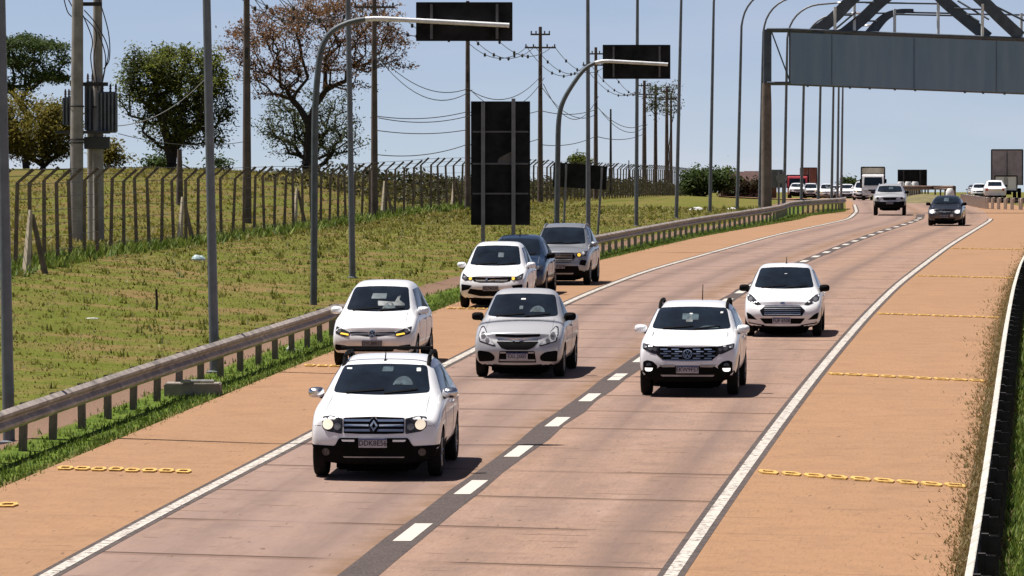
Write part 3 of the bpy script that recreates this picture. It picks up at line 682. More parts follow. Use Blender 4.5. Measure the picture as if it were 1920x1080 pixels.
duster = dict(L=4.31, W=1.86, H=1.650, zb=.21, zl=.895, cowl=(1.10,1.10), rf=(1.92,1.565), rr=(3.55,1.590), tail=(4.10,1.08), wb0=.83, wb=2.67, Rw=.345, bow=.17, bexp=3.4, rake=.10, hw=.83, wr=.685, clad=.46,
    mirror=CHROME, antenna=(-.02, 2.05, .16), rails=(.105, BLACKP, (.12,)), ws=(.70,.60),
    stickers=[('mirror_glimpse', [(-.03,1.43),(.13,1.43),(.13,1.49),(-.02,1.49)], 'glass_interior'), ('inspection_sticker', [(-.55,1.455),(-.47,1.455),(-.47,1.475),(-.55,1.475)], 'white_sticker'), ('inspection_sticker', [(.47,1.43),(.53,1.43),(.52,1.475),(.46,1.475)], 'white_sticker'), ('steering_wheel_glimpse', arc(.30,1.22,.15,15,165)+arc(.30,1.22,.125,165,15), 'glass_interior')],
    plate=(-.01, .53, 'DDK8E56', PLATE),
    face=[('lower_grille', [(-.93,.50),(-.55,.485),(-.49,.60),(.49,.60),(.55,.485),(.93,.50),(.93,.20),(-.93,.20)], BLACKP, {'off': .010, 'rnd': .03}),
        ('+bumper_fog_lamp', [circ(-.68,.40,.055), circ(.68,.40,.055)], LAMPD), ('+skid_strip', [(-.44,.335),(.44,.335),(.42,.318),(-.42,.318)], SKID),
        ('+daytime_strip', [[(-.46,.575),(-.27,.575),(-.27,.548),(-.44,.548)],[(.27,.575),(.46,.575),(.44,.548),(.27,.548)]], DRL),
        ('grille', [(-.43,.88),(0,.895),(.43,.88),(.43,.665),(.2,.655),(-.2,.655),(-.43,.665)], BLACKP), ('+grille_bar', [bar(-.42,.845,.42,.845,.032), bar(-.42,.775,.42,.775,.032), bar(-.42,.705,.42,.705,.032)], CHROME), ('+emblem', [circ(0,.77,.075,.10)], BLACKP, {'off': .02}), ('+emblem', diam, CHROME, {'off': .03, 'rnd': 0}),
        ('3headlight', [(-.74,.885),(-.74,.745),(-.67,.69),(-.46,.655),(-.445,.665),(-.445,.87),(-.62,.90)], LAMPD, {}, [('lit_lamp', circ(-.655,.785,.075,.072), LIT), ('reflector', circ(-.52,.755,.05), LAMPR)]),
        ('2bonnet_crease', [(-.93,.76),(-.76,.77),(-.76,.763),(-.93,.752)], BLACKP, {'off': .002, 'depth': .004, 'rnd': 0})])
fox = dict(L=3.87, W=1.66, H=1.665, zb=.20, zl=.80, cowl=(.92,1.03), rf=(1.62,1.575), rr=(3.10,1.600), tail=(3.66,1.0), wb0=.80, wb=2.46, Rw=.30, bow=.20, rake=.12, hw=.80, wr=.60, ws=(.635,.53),
    stickers=[('rear_window_glimpse', [(-.16,1.30),(.14,1.30),(.14,1.40),(-.14,1.40)], 'glass_interior'), ('seat_glimpse', [(-.02,1.26),(.32,1.24),(.36,1.34),(.42,1.36),(.40,1.28),(.52,1.20),(.52,1.17),(0,1.17)], 'windscreen_interior'), ('dashboard_glimpse', arc(.22,1.10,.13,5,175)+arc(.22,1.10,.10,175,5), 'glass_interior')],
    plate=(0, .475, 'DYU8B17', PLATEG),
    face=[('grille', [(-.45,.70),(0,.685),(.45,.70),(.45,.655),(.1,.615),(-.1,.615),(-.45,.655)], BLACKP), ('+grille_bar', [bar(-.44,.655,.44,.655,.014)], CHROME), ('+emblem', [circ(0,.66,.075)], BLACKP, {'off': .02}), ('+emblem', roundel(0,.66,.075), CHROME, {'off': .028, 'rnd': 0}),
        ('3headlight', [(-.745,.80),(-.74,.665),(-.55,.60),(-.45,.615),(-.44,.685),(-.60,.755)], LAMPD, {}, [('indicator', [(-.64,.655),(-.47,.625),(-.47,.655),(-.62,.68)], AMBER), ('reflector', circ(-.66,.715,.04), LAMPR)]),
        ('lower_grille', [(-.46,.42),(.46,.42),(.40,.315),(-.40,.315)], BLACKP), ('2fog_recess', [(-.74,.455),(-.52,.43),(-.47,.35),(-.70,.33),(-.75,.36)], BLACKP), ('2bumper_edge', [(-.78,.295),(-.42,.27),(-.42,.255),(-.78,.275)], BLACKP, {'rnd': 0})])
argo = dict(L=4.0, W=1.72, H=1.670, zb=.20, zl=.84, cowl=(1.0,1.02), rf=(1.75,1.590), rr=(3.15,1.600), tail=(3.75,1.0), wb0=.80, wb=2.52, Rw=.305, bow=.22, rake=.14, hw=.80, wr=.61, ws=(.655,.54),
    stickers=interior(.12, 1.31, .5), antenna=(.0,3.0,.16), plate=(-.02, .51, 'BSZ4G30', PLATEG),
    face=[('grille', [(-.50,.80),(0,.775),(.50,.80),(.47,.69),(.3,.655),(-.3,.655),(-.47,.69)], BLACKP), ('+grille_bar', [bar(-.42,.735,-.13,.725,.018), bar(.13,.725,.42,.735,.018), bar(-.40,.695,.40,.695,.012)], SKID), ('+emblem', [bar(-.13,.755,-.13,.69,.05), bar(-.05,.715,.2,.715,.028)], CHROME),
        ('3headlight', [(-.775,.885),(-.77,.745),(-.66,.70),(-.48,.72),(-.48,.775),(-.62,.80)], LAMPD, {}, [('daytime_lamp', circ(-.545,.755,.040), AMBER), ('reflector', circ(-.68,.765,.045), LAMPR)]),
        ('lower_grille', [(-.55,.50),(-.3,.47),(.3,.47),(.55,.50),(.62,.38),(.3,.31),(-.3,.31),(-.62,.38)], BLACKP), ('2fog_recess', [(-.78,.61),(-.50,.58),(-.58,.48),(-.77,.44)], BLACKP)])
creta = dict(L=4.29, W=1.78, H=1.770, zb=.25, zl=.97, cowl=(1.08,1.12), rf=(1.85,1.680), rr=(3.45,1.700), tail=(4.08,1.12), wb0=.85, wb=2.59, Rw=.34, bow=.18, rake=.10, hw=.80, wr=.66, clad=.42, rails=(.05, mat('rail_grey', (.16,.16,.17), .4, .4, .2, 4)), ws=(.69,.58), plate=(0,.55,'QTX5J18',PLATEG),
    face=[('grille', [(-.44,.93),(.44,.93),(.50,.82),(.36,.66),(-.36,.66),(-.50,.82)], BLACKP), ('+grille_bar', slats((.895,.845,.795,.745,.70), .42, .42, .02), SKID), ('+emblem', ring(0,.885,.055,.042), CHROME),
        ('3headlight', [(-.82,.99),(-.80,.85),(-.56,.82),(-.50,.86),(-.56,.94)], LAMPD, {}, [('lit_lamp', circ(-.60,.88,.05), AMBER), ('reflector', circ(-.70,.91,.05), LAMPC)]),
        ('lower_grille', [(-.58,.56),(.58,.56),(.66,.27),(-.66,.27)], BLACKP), ('+skid_strip', [(-.45,.36),(.45,.36),(.42,.32),(-.42,.32)], SKID), ('2fog_recess', [(-.82,.72),(-.66,.74),(-.60,.60),(-.78,.56)], BLACKP)])
montana = dict(L=4.51, W=1.70, H=1.655, zb=.19, zl=.86, cowl=(1.05,1.07), rf=(1.80,1.570), rr=(2.35,1.585), tail=(4.25,1.05), pickup=True, doors=2, yB=2.45, wb0=.85, wb=2.67, Rw=.31, bow=.22, rake=.16, hw=.80, wr=.605, mirror=BLACKP, ws=(.675,.565),
    stickers=[('mirror_glimpse', [(-.06,1.42),(.03,1.42),(.03,1.445),(-.06,1.445)], 'white_sticker'), ('phone_glimpse', [(-.07,1.25),(.0,1.25),(.0,1.31),(-.07,1.31)], 'glass_interior'), ('steering_wheel_glimpse', arc(.28,1.16,.15,15,165)+arc(.28,1.16,.13,165,15), 'glass_interior')],
    plate=(0,.42,'EXI 2005',PLATE),
    face=[('upper_grille', [(-.43,.835),(0,.82),(.43,.835),(.42,.785),(0,.765),(-.42,.785)], BLACKP), ('grille', [(-.40,.695),(.40,.695),(.30,.58),(.2,.54),(-.2,.54),(-.30,.58)], BLACKP), ('+grille_bar', [bar(-.38,.735,.38,.735,.03)], CHROME, {'off': .008}), ('+emblem', [(-.10,.725),(-.045,.725),(-.045,.755),(.045,.755),(.045,.74),(.10,.74),(.085,.70),(.045,.70),(.045,.685),(-.045,.685),(-.045,.70),(-.085,.70)], CHROME, {'off': .02, 'rnd': 0}),
        ('3headlight', [(-.735,.95),(-.755,.82),(-.73,.69),(-.46,.61),(-.40,.615),(-.52,.74),(-.62,.90),(-.68,.965)], LAMPD, {}, [('clear_lens', [(-.72,.92),(-.735,.82),(-.71,.705),(-.47,.632),(-.435,.635),(-.54,.74),(-.635,.89),(-.68,.94)], LAMPC), ('reflector', circ(-.655,.80,.045,.06), LAMPR), ('reflector', circ(-.57,.71,.04), LAMPR)]),
        ('lower_grille', [(-.33,.52),(.33,.52),(.36,.30),(-.36,.30)], BLACKP), ('+grille_bar', [bar(-.34,.345,.34,.345,.035), bar(-.32,.49,-.21,.49,.03), bar(.21,.49,.32,.49,.03)], SILVERD), ('2fog_recess', [(-.76,.53),(-.52,.50),(-.42,.42),(-.44,.33),(-.74,.31)], BLACKP, {'rnd': .05})])
tcross = dict(L=4.2, W=1.77, H=1.620, zb=.25, zl=.93, cowl=(1.02,1.10), rf=(1.80,1.560), rr=(3.45,1.580), tail=(4.02,1.05), wb0=.83, wb=2.65, Rw=.335, bow=.16, bexp=3.4, rake=.10, hw=.83, wr=.675, clad=.40, rails=(.085, BLACKP), antenna=(.08,3.3,.30), ws=(.71,.60),
    stickers=[('rear_window_glimpse', [(-.17,1.31),(.12,1.30),(.12,1.40),(-.17,1.41)], 'glass_interior'), ('seat_glimpse', [(-.10,1.27),(.02,1.27),(.03,1.38),(-.09,1.38)], 'windscreen_interior'), ('mirror_glimpse', [(-.05,1.395),(.01,1.395),(.01,1.415),(-.05,1.415)], 'white_sticker'), ('inspection_sticker', [(.50,1.41),(.55,1.41),(.55,1.44),(.50,1.44)], 'white_sticker'), ('dashboard_glimpse', [(.12,1.165),(.50,1.165),(.46,1.205),(.24,1.205)], 'glass_interior')],
    plate=(0,.49,'EKW9F57',PLATE),
    face=[('grille', [(-.52,.895),(0,.875),(.52,.895),(.56,.76),(.42,.645),(0,.635),(-.42,.645),(-.56,.76)], BLACKP), ('+grille_bar', [bar(x-.065+(.06 if k % 2 else 0), z, x+.065+(.06 if k % 2 else 0), z, .02) for k, z in enumerate((.845,.805,.765,.725,.685)) for x in (-.42,-.22,.16,.36) if abs(x) < .43-(.05 if z < .7 else 0)] + [bar(-.44,.652,.44,.652,.014)], CHROME, {'rnd': 0}), ('+emblem', [circ(0,.76,.085)], BLACKP, {'off': .018}), ('+emblem', roundel(0,.76,.085), CHROME, {'off': .026, 'rnd': 0}),
        ('3headlight', [(-.815,.935),(-.805,.85),(-.60,.755),(-.54,.76),(-.50,.89)], LAMPD, {}, [('reflector', [(-.785,.91),(-.75,.90),(-.75,.86),(-.785,.865)], LAMPR), ('reflector', circ(-.66,.855,.045,.035), LAMPR), ('reflector', circ(-.58,.84,.035,.03), LAMPR)]),
        ('lower_grille', [(-.89,.46),(-.6,.46),(-.48,.55),(-.2,.56),(.2,.56),(.48,.55),(.6,.46),(.89,.46),(.89,.22),(-.89,.22)], BLACKP, {'rnd': .03}), ('+skid_strip', [(-.48,.395),(.48,.395),(.45,.365),(-.45,.365)], SKID), ('+bumper_panel', [[(-.52,.575),(-.22,.575),(-.22,.535),(-.44,.53)],[(.22,.575),(.52,.575),(.44,.53),(.22,.535)]], SKID),
        ('3fog_lamp', [(-.79,.62),(-.72,.65),(-.62,.63),(-.53,.55),(-.56,.44),(-.79,.44)], BLACKP, {}, [('lit_lamp', [(-.755,.515),(-.615,.515),(-.625,.475),(-.655,.455),(-.725,.455),(-.75,.475)], LITW), ('reflector', arc(-.685,.555,.05,0,180)+[(-.735,.545)], LAMPD)])])
fiesta = dict(L=3.97, W=1.72, H=1.590, zb=.18, zl=.80, cowl=(1.02,1.0), rf=(1.85,1.530), rr=(2.95,1.530), tail=(3.68,.98), wb0=.82, wb=2.49, Rw=.305, bow=.24, rake=.20, hw=.80, wr=.60, mirror=BLACKP, antenna=(.02,2.2,.15), ws=(.665,.545),
    stickers=[('mirror_glimpse', [(.0,1.345),(.06,1.345),(.06,1.355),(.0,1.355)], 'white_sticker')], plate=(-.02,.365,'FUP 8508',PLATE),
    face=[('grille', [(-.38,.69),(.38,.69),(.495,.585),(.44,.47),(-.44,.47),(-.495,.585)], BLACKP), ('+grille_bar', slats((.665,.625,.585,.545,.505), .40, .40, .016), CHROME, {'rnd': 0}), ('+grille_bar', [bar(-.38,.69,.38,.69,.012), bar(-.38,.69,-.495,.585,.012), bar(.38,.69,.495,.585,.012), bar(-.495,.585,-.44,.47,.012), bar(.495,.585,.44,.47,.012)], CHROME, {'rnd': 0}), ('emblem', circ(0,.75,.055,.025), CHROME, {'rnd': 0, 'off': .01}),
        ('3headlight', [(-.805,.93),(-.79,.80),(-.56,.695),(-.47,.72),(-.56,.79),(-.72,.915)], LAMPD, {}, [('reflector', circ(-.715,.82,.045), LAMPR)]),
        ('lower_grille', [(-.50,.415),(.50,.415),(.40,.295),(-.40,.295)], BLACKP), ('2fog_recess', [(-.80,.55),(-.70,.50),(-.56,.38),(-.77,.40)], BLACKP), ('2bumper_edge', [(-.80,.335),(-.4,.265),(-.4,.245),(-.80,.31)], BLACKP, {'rnd': 0})])
celta = dict(L=3.75, W=1.63, H=1.44, zb=.20, zl=.80, cowl=(.95,.98), rf=(1.65,1.36), rr=(2.95,1.38), tail=(3.55,.95), wb0=.75, wb=2.44, Rw=.29, bow=.18, rake=.14, hw=.80, wr=.58, mirror=BLACKP, ws=(.62,.52), sub=2,
    stickers=[('dashboard_glimpse', [(-.10,1.14),(.12,1.14),(.12,1.30),(-.10,1.30)], 'glass_interior')], plate=(-.02,.45,'DKB 4410',PLATEG),
    face=[('grille', [(-.35,.70),(.35,.70),(.30,.60),(-.30,.60)], BLACKP), ('+grille_bar', [bar(-.3,.66,.3,.66,.02), bar(-.3,.70,-.1,.72,.02)], CHROME), ('+emblem', ring(0,.65,.05,.035), CHROME), ('3headlight', [(-.74,.76),(-.72,.58),(-.48,.57),(-.42,.68),(-.50,.75)], LAMPC, {}, [('lit_lamp', circ(-.60,.67,.095,.08), LITW)]), ('+bumper_badge', [bar(.27,.50,.40,.50,.11)], STICK, {'off': .02}), ('lower_grille', [(-.5,.36),(.5,.36),(.45,.26),(-.45,.26)], BLACKP)])
pickup = dict(L=5.0, W=1.76, H=1.72, zb=.38, zl=1.02, cowl=(1.25,1.20), rf=(1.95,1.62), rr=(3.0,1.64), tail=(4.75,1.12), pickup=True, yB=2.65, wb0=.95, wb=3.0, Rw=.36, bow=.16, rake=.08, hw=.82, wr=.64, mirror=BLACKP, clad=.55, ws=(.68,.57), rails=(.04, SILVER),
    stickers=interior(.05, 1.45, .8), plate=(0,.68,'ECR 7720',PLATEG),
    face=[('lower_grille', [(-.88,.78),(-.5,.74),(.5,.74),(.88,.78),(.88,.36),(-.88,.36)], BLACKP), ('grille', [(-.38,.96),(.38,.96),(.32,.83),(-.32,.83)], BLACKP), ('3headlight', [(-.82,1.02),(-.82,.87),(-.54,.84),(-.48,.93),(-.56,1.0)], LAMPC, {}, [('reflector', circ(-.64,.92,.07), LAMPD)]), ('2indicator', [(-.84,.86),(-.60,.835),(-.60,.80),(-.84,.82)], mat('lamp_pale_yellow', (.6,.58,.25), .2))])
sedan = dict(L=4.3, W=1.74, H=1.540, zb=.20, zl=.82, cowl=(1.05,1.02), rf=(1.8,1.460), rr=(2.9,1.460), tail=(3.7,1.02), wb0=.85, wb=2.6, Rw=.31, bow=.2, rake=.14, hw=.80, wr=.60, ws=(.66,.54), plate=(0,.46,'FBK2C61',PLATEG),
    face=[('grille', [(-.45,.74),(.45,.74),(.36,.63),(-.36,.63)], BLACKP), ('3headlight', [(-.79,.84),(-.77,.70),(-.5,.66),(-.46,.74)], LAMPD, {}, [('reflector', circ(-.66,.76,.045), LAMPR)]), ('lower_grille', [(-.6,.50),(.6,.50),(.5,.28),(-.5,.28)], BLACKP)])
VEH = {}
def place(o, px, py, d, yaw=None, dx=0):
    """stand a vehicle on the ground so that the middle of its nose is at photo column px and depth d"""
    x = at(px, d); z = max(ground(x, d)+.06, ZR(d)) if XL(d)-SW(d) < x < XR(d)+SR else ground(x, d)+.12
    s = slope(d+2) if yaw is None else math.tan(yaw)
    a = -math.atan(s); nose = o.get('_n', 2.1); 
    o.rotation_euler = (math.atan((ZR(d+3)-ZR(d))/3)*1.0, 0, a); o.location = (x - math.sin(a)*nose, d + math.cos(a)*nose, z + (ZR(d+nose)-ZR(d) if XL(d)-SW(d)-1 < x < XR(d)+SR+1 else 0))
    return o
def veh(name, sp, pm, label, cat, px, d, yaw=None, group=None):
    o = car(name, sp, pm, label, cat, group); VEH[label] = o; nose = sp['wb0'] + sp['wb']/2
    x = at(px, d); s = slope(d+2) if yaw is None else math.tan(yaw); a = -math.atan(s)
    onroad = XL(d)-SW(d)-.5 < x < XR(d)+SR+.5; zf = (lambda q, y: ZR(y)) if onroad else (lambda q, y: ground(q, y)+.08)
    cx, cy = x - math.sin(a)*nose, d + math.cos(a)*nose
    o.rotation_euler = (math.atan((zf(cx, cy+1.3)-zf(cx, cy-1.3))/2.6), 0, a); o.location = (cx, cy, zf(cx, cy)+.004); return o
veh('suv', duster, WHITE, 'white SUV with chrome grille and roof rails, nearest car in the left lane', 'car', 700, 67.6, yaw=.066)
veh('hatchback', fox, WHITE, 'white hatchback on the left shoulder close behind the nearest white SUV', 'car', 697, 93.8)
veh('hatchback', argo, WHITE, 'white hatchback with two small amber lamps, on the left shoulder beside the dark blue car', 'car', 921, 121.5)
veh('hatchback', dict(sedan, L=4.0, rf=(1.75,1.56), rr=(3.1,1.58), tail=(3.75,1.0), H=1.64, antenna=(.0,2.0,.2), mirror=BLACKP), NAVY, 'dark blue hatchback half hidden between the white hatchback and the silver SUV', 'car', 961, 130)
veh('suv', creta, SILVERD, 'silver grey SUV with dark windscreen at the start of the far guardrail', 'car', 1046, 138.5)
veh('pickup', montana, SILVER, 'silver compact pickup with tall clear headlights in the left lane', 'car', 969, 90.2)
veh('suv', tcross, WHITE, 'white SUV with lit lower lamps and a short roof aerial in the right lane', 'car', 1289, 84.8)
veh('hatchback', fiesta, WHITE, 'white hatchback with smoked headlights and slatted grille in the right lane', 'car', 1467, 106)
veh('hatchback', celta, BLACKC, 'black hatchback with bright round lamps, far up the right lane', 'car', 1771, 226)
veh('pickup', pickup, SILVER, 'silver pickup with black bumper, far up the left lane', 'car', 1668, 257)
# ---------------------------------------------------------------- grass and verge plants
def tufts(name, n, fx, hmin, hmax, blades, m, spread=.06, wid=.012, lie=(.2,.9)):
    v = np.zeros((n*blades, 3, 3)); k = 0
    while k < n*blades:
        p = fx()
        if p is None: continue
        x, d, s = p; z = ground(x, d)
        for b in range(blades):
            a = random.uniform(0, 6.28); h = random.uniform(hmin, hmax)*s; ln = random.uniform(*lie)*h
            bx = x+random.gauss(0, spread); by = d+random.gauss(0, spread); w = wid*s*random.uniform(.7, 1.5); c, q = math.cos(a), math.sin(a)
            v[k] = ((bx-q*w, by+c*w, z-.02), (bx+q*w, by-c*w, z-.02), (bx+c*ln, by+q*ln, z+h)); k += 1
    me = fast_mesh(name, v.reshape(-1, 3), np.arange(n*blades*3).reshape(-1, 3), m, 3)
    return tag(link(bpy.data.objects.new(name, me)), kind='stuff')
GR_OL = leafmat('field_grass', [(.13,.10,.026),(.125,.125,.015),(.17,.165,.025),(.33,.30,.09),(.07,.075,.010)], .3, .8)
GR_GR = leafmat('verge_grass', [(.055,.095,.012),(.11,.165,.022),(.18,.235,.04),(.28,.32,.08)], .25)
GR_DR = leafmat('dry_grass', [(.15,.10,.04),(.20,.13,.055),(.12,.11,.025),(.28,.20,.10),(.085,.06,.025)], .35)
def f_field():
    d = 58*math.exp(random.random()*math.log(300/58)); t = random.uniform(5.7, 25)
    x = XL(d)-t
    if abs(x/d) > .112: return None
    return x, d, random.choice((.55,.8,1,1,1.5)) * (1+ max(0, d-90)/200)
tufts('field_grass', 20000, f_field, .015, .05, 3, GR_OL, .14, .020, (.5,1.6))
def f_verge():
    d = random.uniform(58, 292); t = SW(d) + abs(random.gauss(0, 1))*.8 - .12
    if t > 4.5: return None
    x = XL(d)-t
    if x/d < -.112: return None
    return x, d, random.uniform(.5, 1.4)
tufts('verge_grass', 15000, f_verge, .03, .09, 4, GR_GR, .06, .016)
def f_right():
    d = random.uniform(46, 200); e = abs(random.gauss(0, .26)); 
    if random.random() < .75: e = random.uniform(-.15, .32)
    x = XR(d)+SR+.29-e*(.6+.9*random.random())
    return (x, d, random.uniform(.7, 1.7)) if x/d < .112 else None
tufts('dry_verge_grass', 34000, f_right, .02, .085, 4, GR_DR, .08, .018, (.6,2.2))
def f_bank():
    d = random.uniform(46, 130); x = XR(d)+SR+.55+random.random()**.8*3
    return (x, d, random.uniform(.6, 1.6)) if x/d < .112 else None
tufts('bank_grass', 7000, f_bank, .04, .14, 4, GR_GR, .07, .018)
def f_foot():
    k = random.randrange(len(FD_)); d = FD_[k] + random.uniform(0, 8); x = float(np.interp(d, FD_, FX_)) + random.gauss(0, .35)
    return x, d, random.uniform(.6, 2.2)
FD_ = list(range(108, 300, 8)); FX_ = list(np.interp(FD_, (108,125,150,173,205,242,265,330), (-15.6,-14.0,-13.4,-12.1,-9.6,-6.5,-3.4,3.2)))
tufts('fence_weeds', 2600, f_foot, .06, .22, 5, GR_GR, .12, .03)
def f_back():
    d = random.uniform(130, 420); t = random.uniform(19, 45); x = XL(d)-t
    if abs(x/d) > .112: return None
    return x, d, random.uniform(.7, 2.2)
tufts('rough_grass', 9000, f_back, .03, .12, 4, leafmat('rough_grass', [(.10,.095,.014),(.14,.135,.022),(.19,.15,.04),(.25,.21,.06)], .4), .25, .035, (.5,1.6))
tufts('field_clumps', 1500, f_field, .05, .13, 8, leafmat('clump_grass', [(.06,.07,.010),(.12,.13,.016),(.20,.20,.03),(.36,.33,.10)], .35, .5), .07, .018, (.3,1.1))
# ---------------------------------------------------------------- light poles along the left rail
poles = [(16,76,2,'tall grey lamp post at the left frame edge behind the near guardrail'),(402,93,388,'tall grey lamp post rising behind the middle of the near guardrail'),(661,145,653,'tall grey lamp post rising behind the hatchback nearest the camera'),
 (1103,190,1102,'tall lamp post beside the silver SUV, in front of the small sign board'),(1193,228,1195,'tall lamp post passing behind the second overhead sign'),(1268,250,1277,'tall lamp post just right of the end of the fence'),(1331,270,1338,'tall lamp post in front of the dark green bush'),(1382,287,1391,'tall lamp post in front of the brown roofs'),
 (1424,300,1432,'lamp post close to the left side of the gantry column'),(1470,312,1477,'lamp post just right of the gantry column'),(1502,333,1510,'lamp post with curved arm in front of the white pickup queue'),(1534,360,1541,'lamp post in front of the red truck container'),
 (1559,388,1565,'leftmost of the three closely spaced lamp posts at the rail end'),(1570,425,1574,'middle of the three closely spaced lamp posts at the rail end'),(1577,460,1582,'rightmost of the three closely spaced lamp posts at the rail end')]
for px, d, pt, lab in poles:
    b = onground(px, d); Ht = 12.6 if d > 280 else 13.5
    lean = (pt-px)/FPX*d / max(1, (zat(0, d)-b.z)); o = empty('lamp_post', b, lab, 'lamp post', 'lamp posts along the left rail')
    rr = .088 if d < 200 else .088+.00010*(d-200)
    m = MB(); pts = [(lean*h, 0, h) for h in (-.3,0,3,6,9,Ht-1.6)]; rs = [rr*1.1,rr*1.1,rr*1.0,rr*.92,rr*.84,rr*.7]
    for k in range(1, 9):
        a = k/8*math.pi*.47; pts.append((lean*Ht + 2.2*(1-math.cos(a)), 0, Ht-1.6+2.2*math.sin(a))); rs.append(rr*.62)
    e = pts[-1]; pts.append((e[0]+1.2, 0, e[2]+.10)); rs.append(rr*.5); m.tube(pts, rs, 10); m.build('post', POLE, o, True)
    m = MB(); h = pts[-1]; secs = []
    for k, (q, w, t) in enumerate(((0,.05,.04),(.12,.13,.07),(.45,.16,.08),(.72,.07,.04))): secs.append([(h[0]+q, w*math.cos(j*.785), h[2]+.02+t*math.sin(j*.785)) for j in range(8)])
    m.sweep(secs); m.build('lamp_head', GALV, o, True)
    m = MB(); m.lathe([(rr*1.1,.0),(rr*1.9,.0),(rr*1.9,.03),(rr*1.15,.05)], (0,0,0), 'z', 12); m.build('base_plate', POLE, o)
# ---------------------------------------------------------------- overhead and roadside signs seen from behind
def mast_sign(bpx, d, bends, pan, label, rr):
    b = onground(bpx, d); o = empty('overhead_sign', b, label, 'road sign'); m = MB()
    pts = [P(px, py, d)-b for px, py in bends]; pts = [Vector((0,0,-.2)), Vector((0,0,0))] + pts; n = len(pts)
    sp = [pts[0], pts[1]]; 
    for i in range(2, n-1):
        a = pts[i]+(pts[i-1]-pts[i]).normalized()*min(.7, (pts[i-1]-pts[i]).length*.45); c = pts[i]+(pts[i+1]-pts[i]).normalized()*min(.7, (pts[i+1]-pts[i]).length*.45)
        for k in range(6): t = k/5; sp.append(a*(1-t)**2+pts[i]*2*t*(1-t)+c*t*t)
    sp.append(pts[-1]); rl = [rr - .35*rr*(i/len(sp)) for i in range(len(sp))]; m.tube(sp[:-3], rl[:-3], 10); m.build('mast', mat('mast_shaded', (.085,.10,.11), .6, .2, .25, 4), o, True)  # mast coloured darker than the arm: its shade is painted in
    m = MB(); m.tube(sp[-4:], rl[-4:], 10); m.build('arm', mat('arm_sunlit', (.60,.61,.63), .5, .2, .15, 4), o, True)  # arm coloured paler: the sunlight on it is painted in
    x0, y0, x1, y1 = pan; c0 = P(x0, y1, d)-b; c1 = P(x1, y0, d)-b; c = (c0+c1)/2
    m = MB(); m.box((c.x, .16, c.z), (c1.x-c0.x, .05, c1.z-c0.z)); pn = m.build('sign_panel', SIGNBACK, o, bevel=.01)
    pn.rotation_euler = (0, 0, 0)
    for q in (.16, .84):
        m = MB(); m.box((c0.x+(c1.x-c0.x)*q, .105, c.z), (.07, .06, (c1.z-c0.z)*.9)); m.build('panel_brace', mat('grey_brace', (.10,.10,.105), .6, .2), o)
    return o
mast_sign(588, 125, [(591,185),(604,66),(672,33),(955,48)], (780,4,961,77), 'black backed sign on a curved mast, nearer of the two overhead signs', .092)
mast_sign(1043, 176, [(1047,215),(1060,178),(1106,113),(1252,121)], (1130,84,1257,148), 'black backed sign on a bent mast, farther of the two overhead signs', .10)
d = 145; b = onground(937, d); o = empty('sign_board', b, 'tall dark sign board seen from behind with two steel posts', 'road sign')
c0 = P(883, 422, d)-b; c1 = P(994, 190, d)-b
m = MB(); m.box(((c0.x+c1.x)/2, .06, (c0.z+c1.z)/2), (c1.x-c0.x, .05, c1.z-c0.z)); pn = m.build('sign_panel', SIGNBACK, o, bevel=.008)
for q in (.245, .42, .60): pass
for px, top in ((908, 192), (965, 185)):
    x = at(px, d)-b.x; z = zat(top, d)-b.z; m = MB(); m.box((x, -.03, z/2-.1), (.045, .10, z+.2)); m.box((x-.045, -.065, z/2-.1), (.10, .012, z+.2)); m.build('post', SIGNFRAME, o)
for py in (247, 307, 363):
    z = zat(py, d)-b.z; m = MB(); m.box(((c0.x+c1.x)/2, .015, z), (c1.x-c0.x-.1, .03, .05)); m.build('cross_rail', mat('grey_brace', (.10,.10,.105), .6, .2), o)
m = MB(); q0 = P(932,306,d)-b; q1 = P(962,290,d)-b; m.add([(q0.x,.028,q0.z),(q1.x,.028,q0.z+.02),(q1.x,.028,q1.z+.12),(q0.x+.06,.028,q0.z+.16)], [(0,1,2,3)]); m.build('paint_patch', mat('faded_patch', (.09,.08,.075), .7), o)
d = 205; b = onground(1087, d); o = empty('sign_board', b, 'small tilted black sign board in front of the fence', 'road sign'); q = [P(1036,350,d)-b, P(1136,356,d)-b, P(1139,312,d)-b, P(1038,304,d)-b]
m = MB(); m.add([p+Vector((0,e,0)) for e in (.03,.08) for p in q], [(3,2,1,0),(4,5,6,7),(0,1,5,4),(1,2,6,5),(2,3,7,6),(3,0,4,7)]); m.build('sign_panel', SIGNBACK, o)
for (xa, ya), (xb, yb) in (((1120,440),(1129,314)),((1056,440),(1062,308))):
    m = MB(); lo = Vector((P(xa, ya, d)-b).to_tuple()); hi = P(xb, yb, d)-b; lo.z = -.2; m.tube([lo, hi], .05, 8); m.build('post', SIGNFRAME, o, True)
d = 400; b = onground(1710, d); o = empty('sign_board', b, 'far black sign board above the gore grass, seen from behind', 'road sign'); c0 = P(1683,348,d)-b; c1 = P(1738,318,d)-b
m = MB(); m.box(((c0.x+c1.x)/2, .06, (c0.z+c1.z)/2), (c1.x-c0.x, .06, c1.z-c0.z)); m.build('sign_panel', SIGNBACK, o)
for px in (1694, 1725): m = MB(); x = at(px,d)-b.x; m.box((x, 0, c1.z/2-.1), (.12, .07, c1.z+.1)); m.build('post', mat('dark_brace', (.05,.05,.055), .6, .3), o)
d = 300; b = onground(1460, d); o = empty('sign_board', b, 'small grey sign back with a round plate, right of the gantry column', 'road sign')
c0 = P(1447,352,d)-b; c1 = P(1468,318,d)-b; m = MB(); m.box(((c0.x+c1.x)/2, .06, (c0.z+c1.z)/2), (c1.x-c0.x, .05, c1.z-c0.z)); m.build('sign_panel', mat('sign_back_grey', (.12,.125,.13), .6), o)
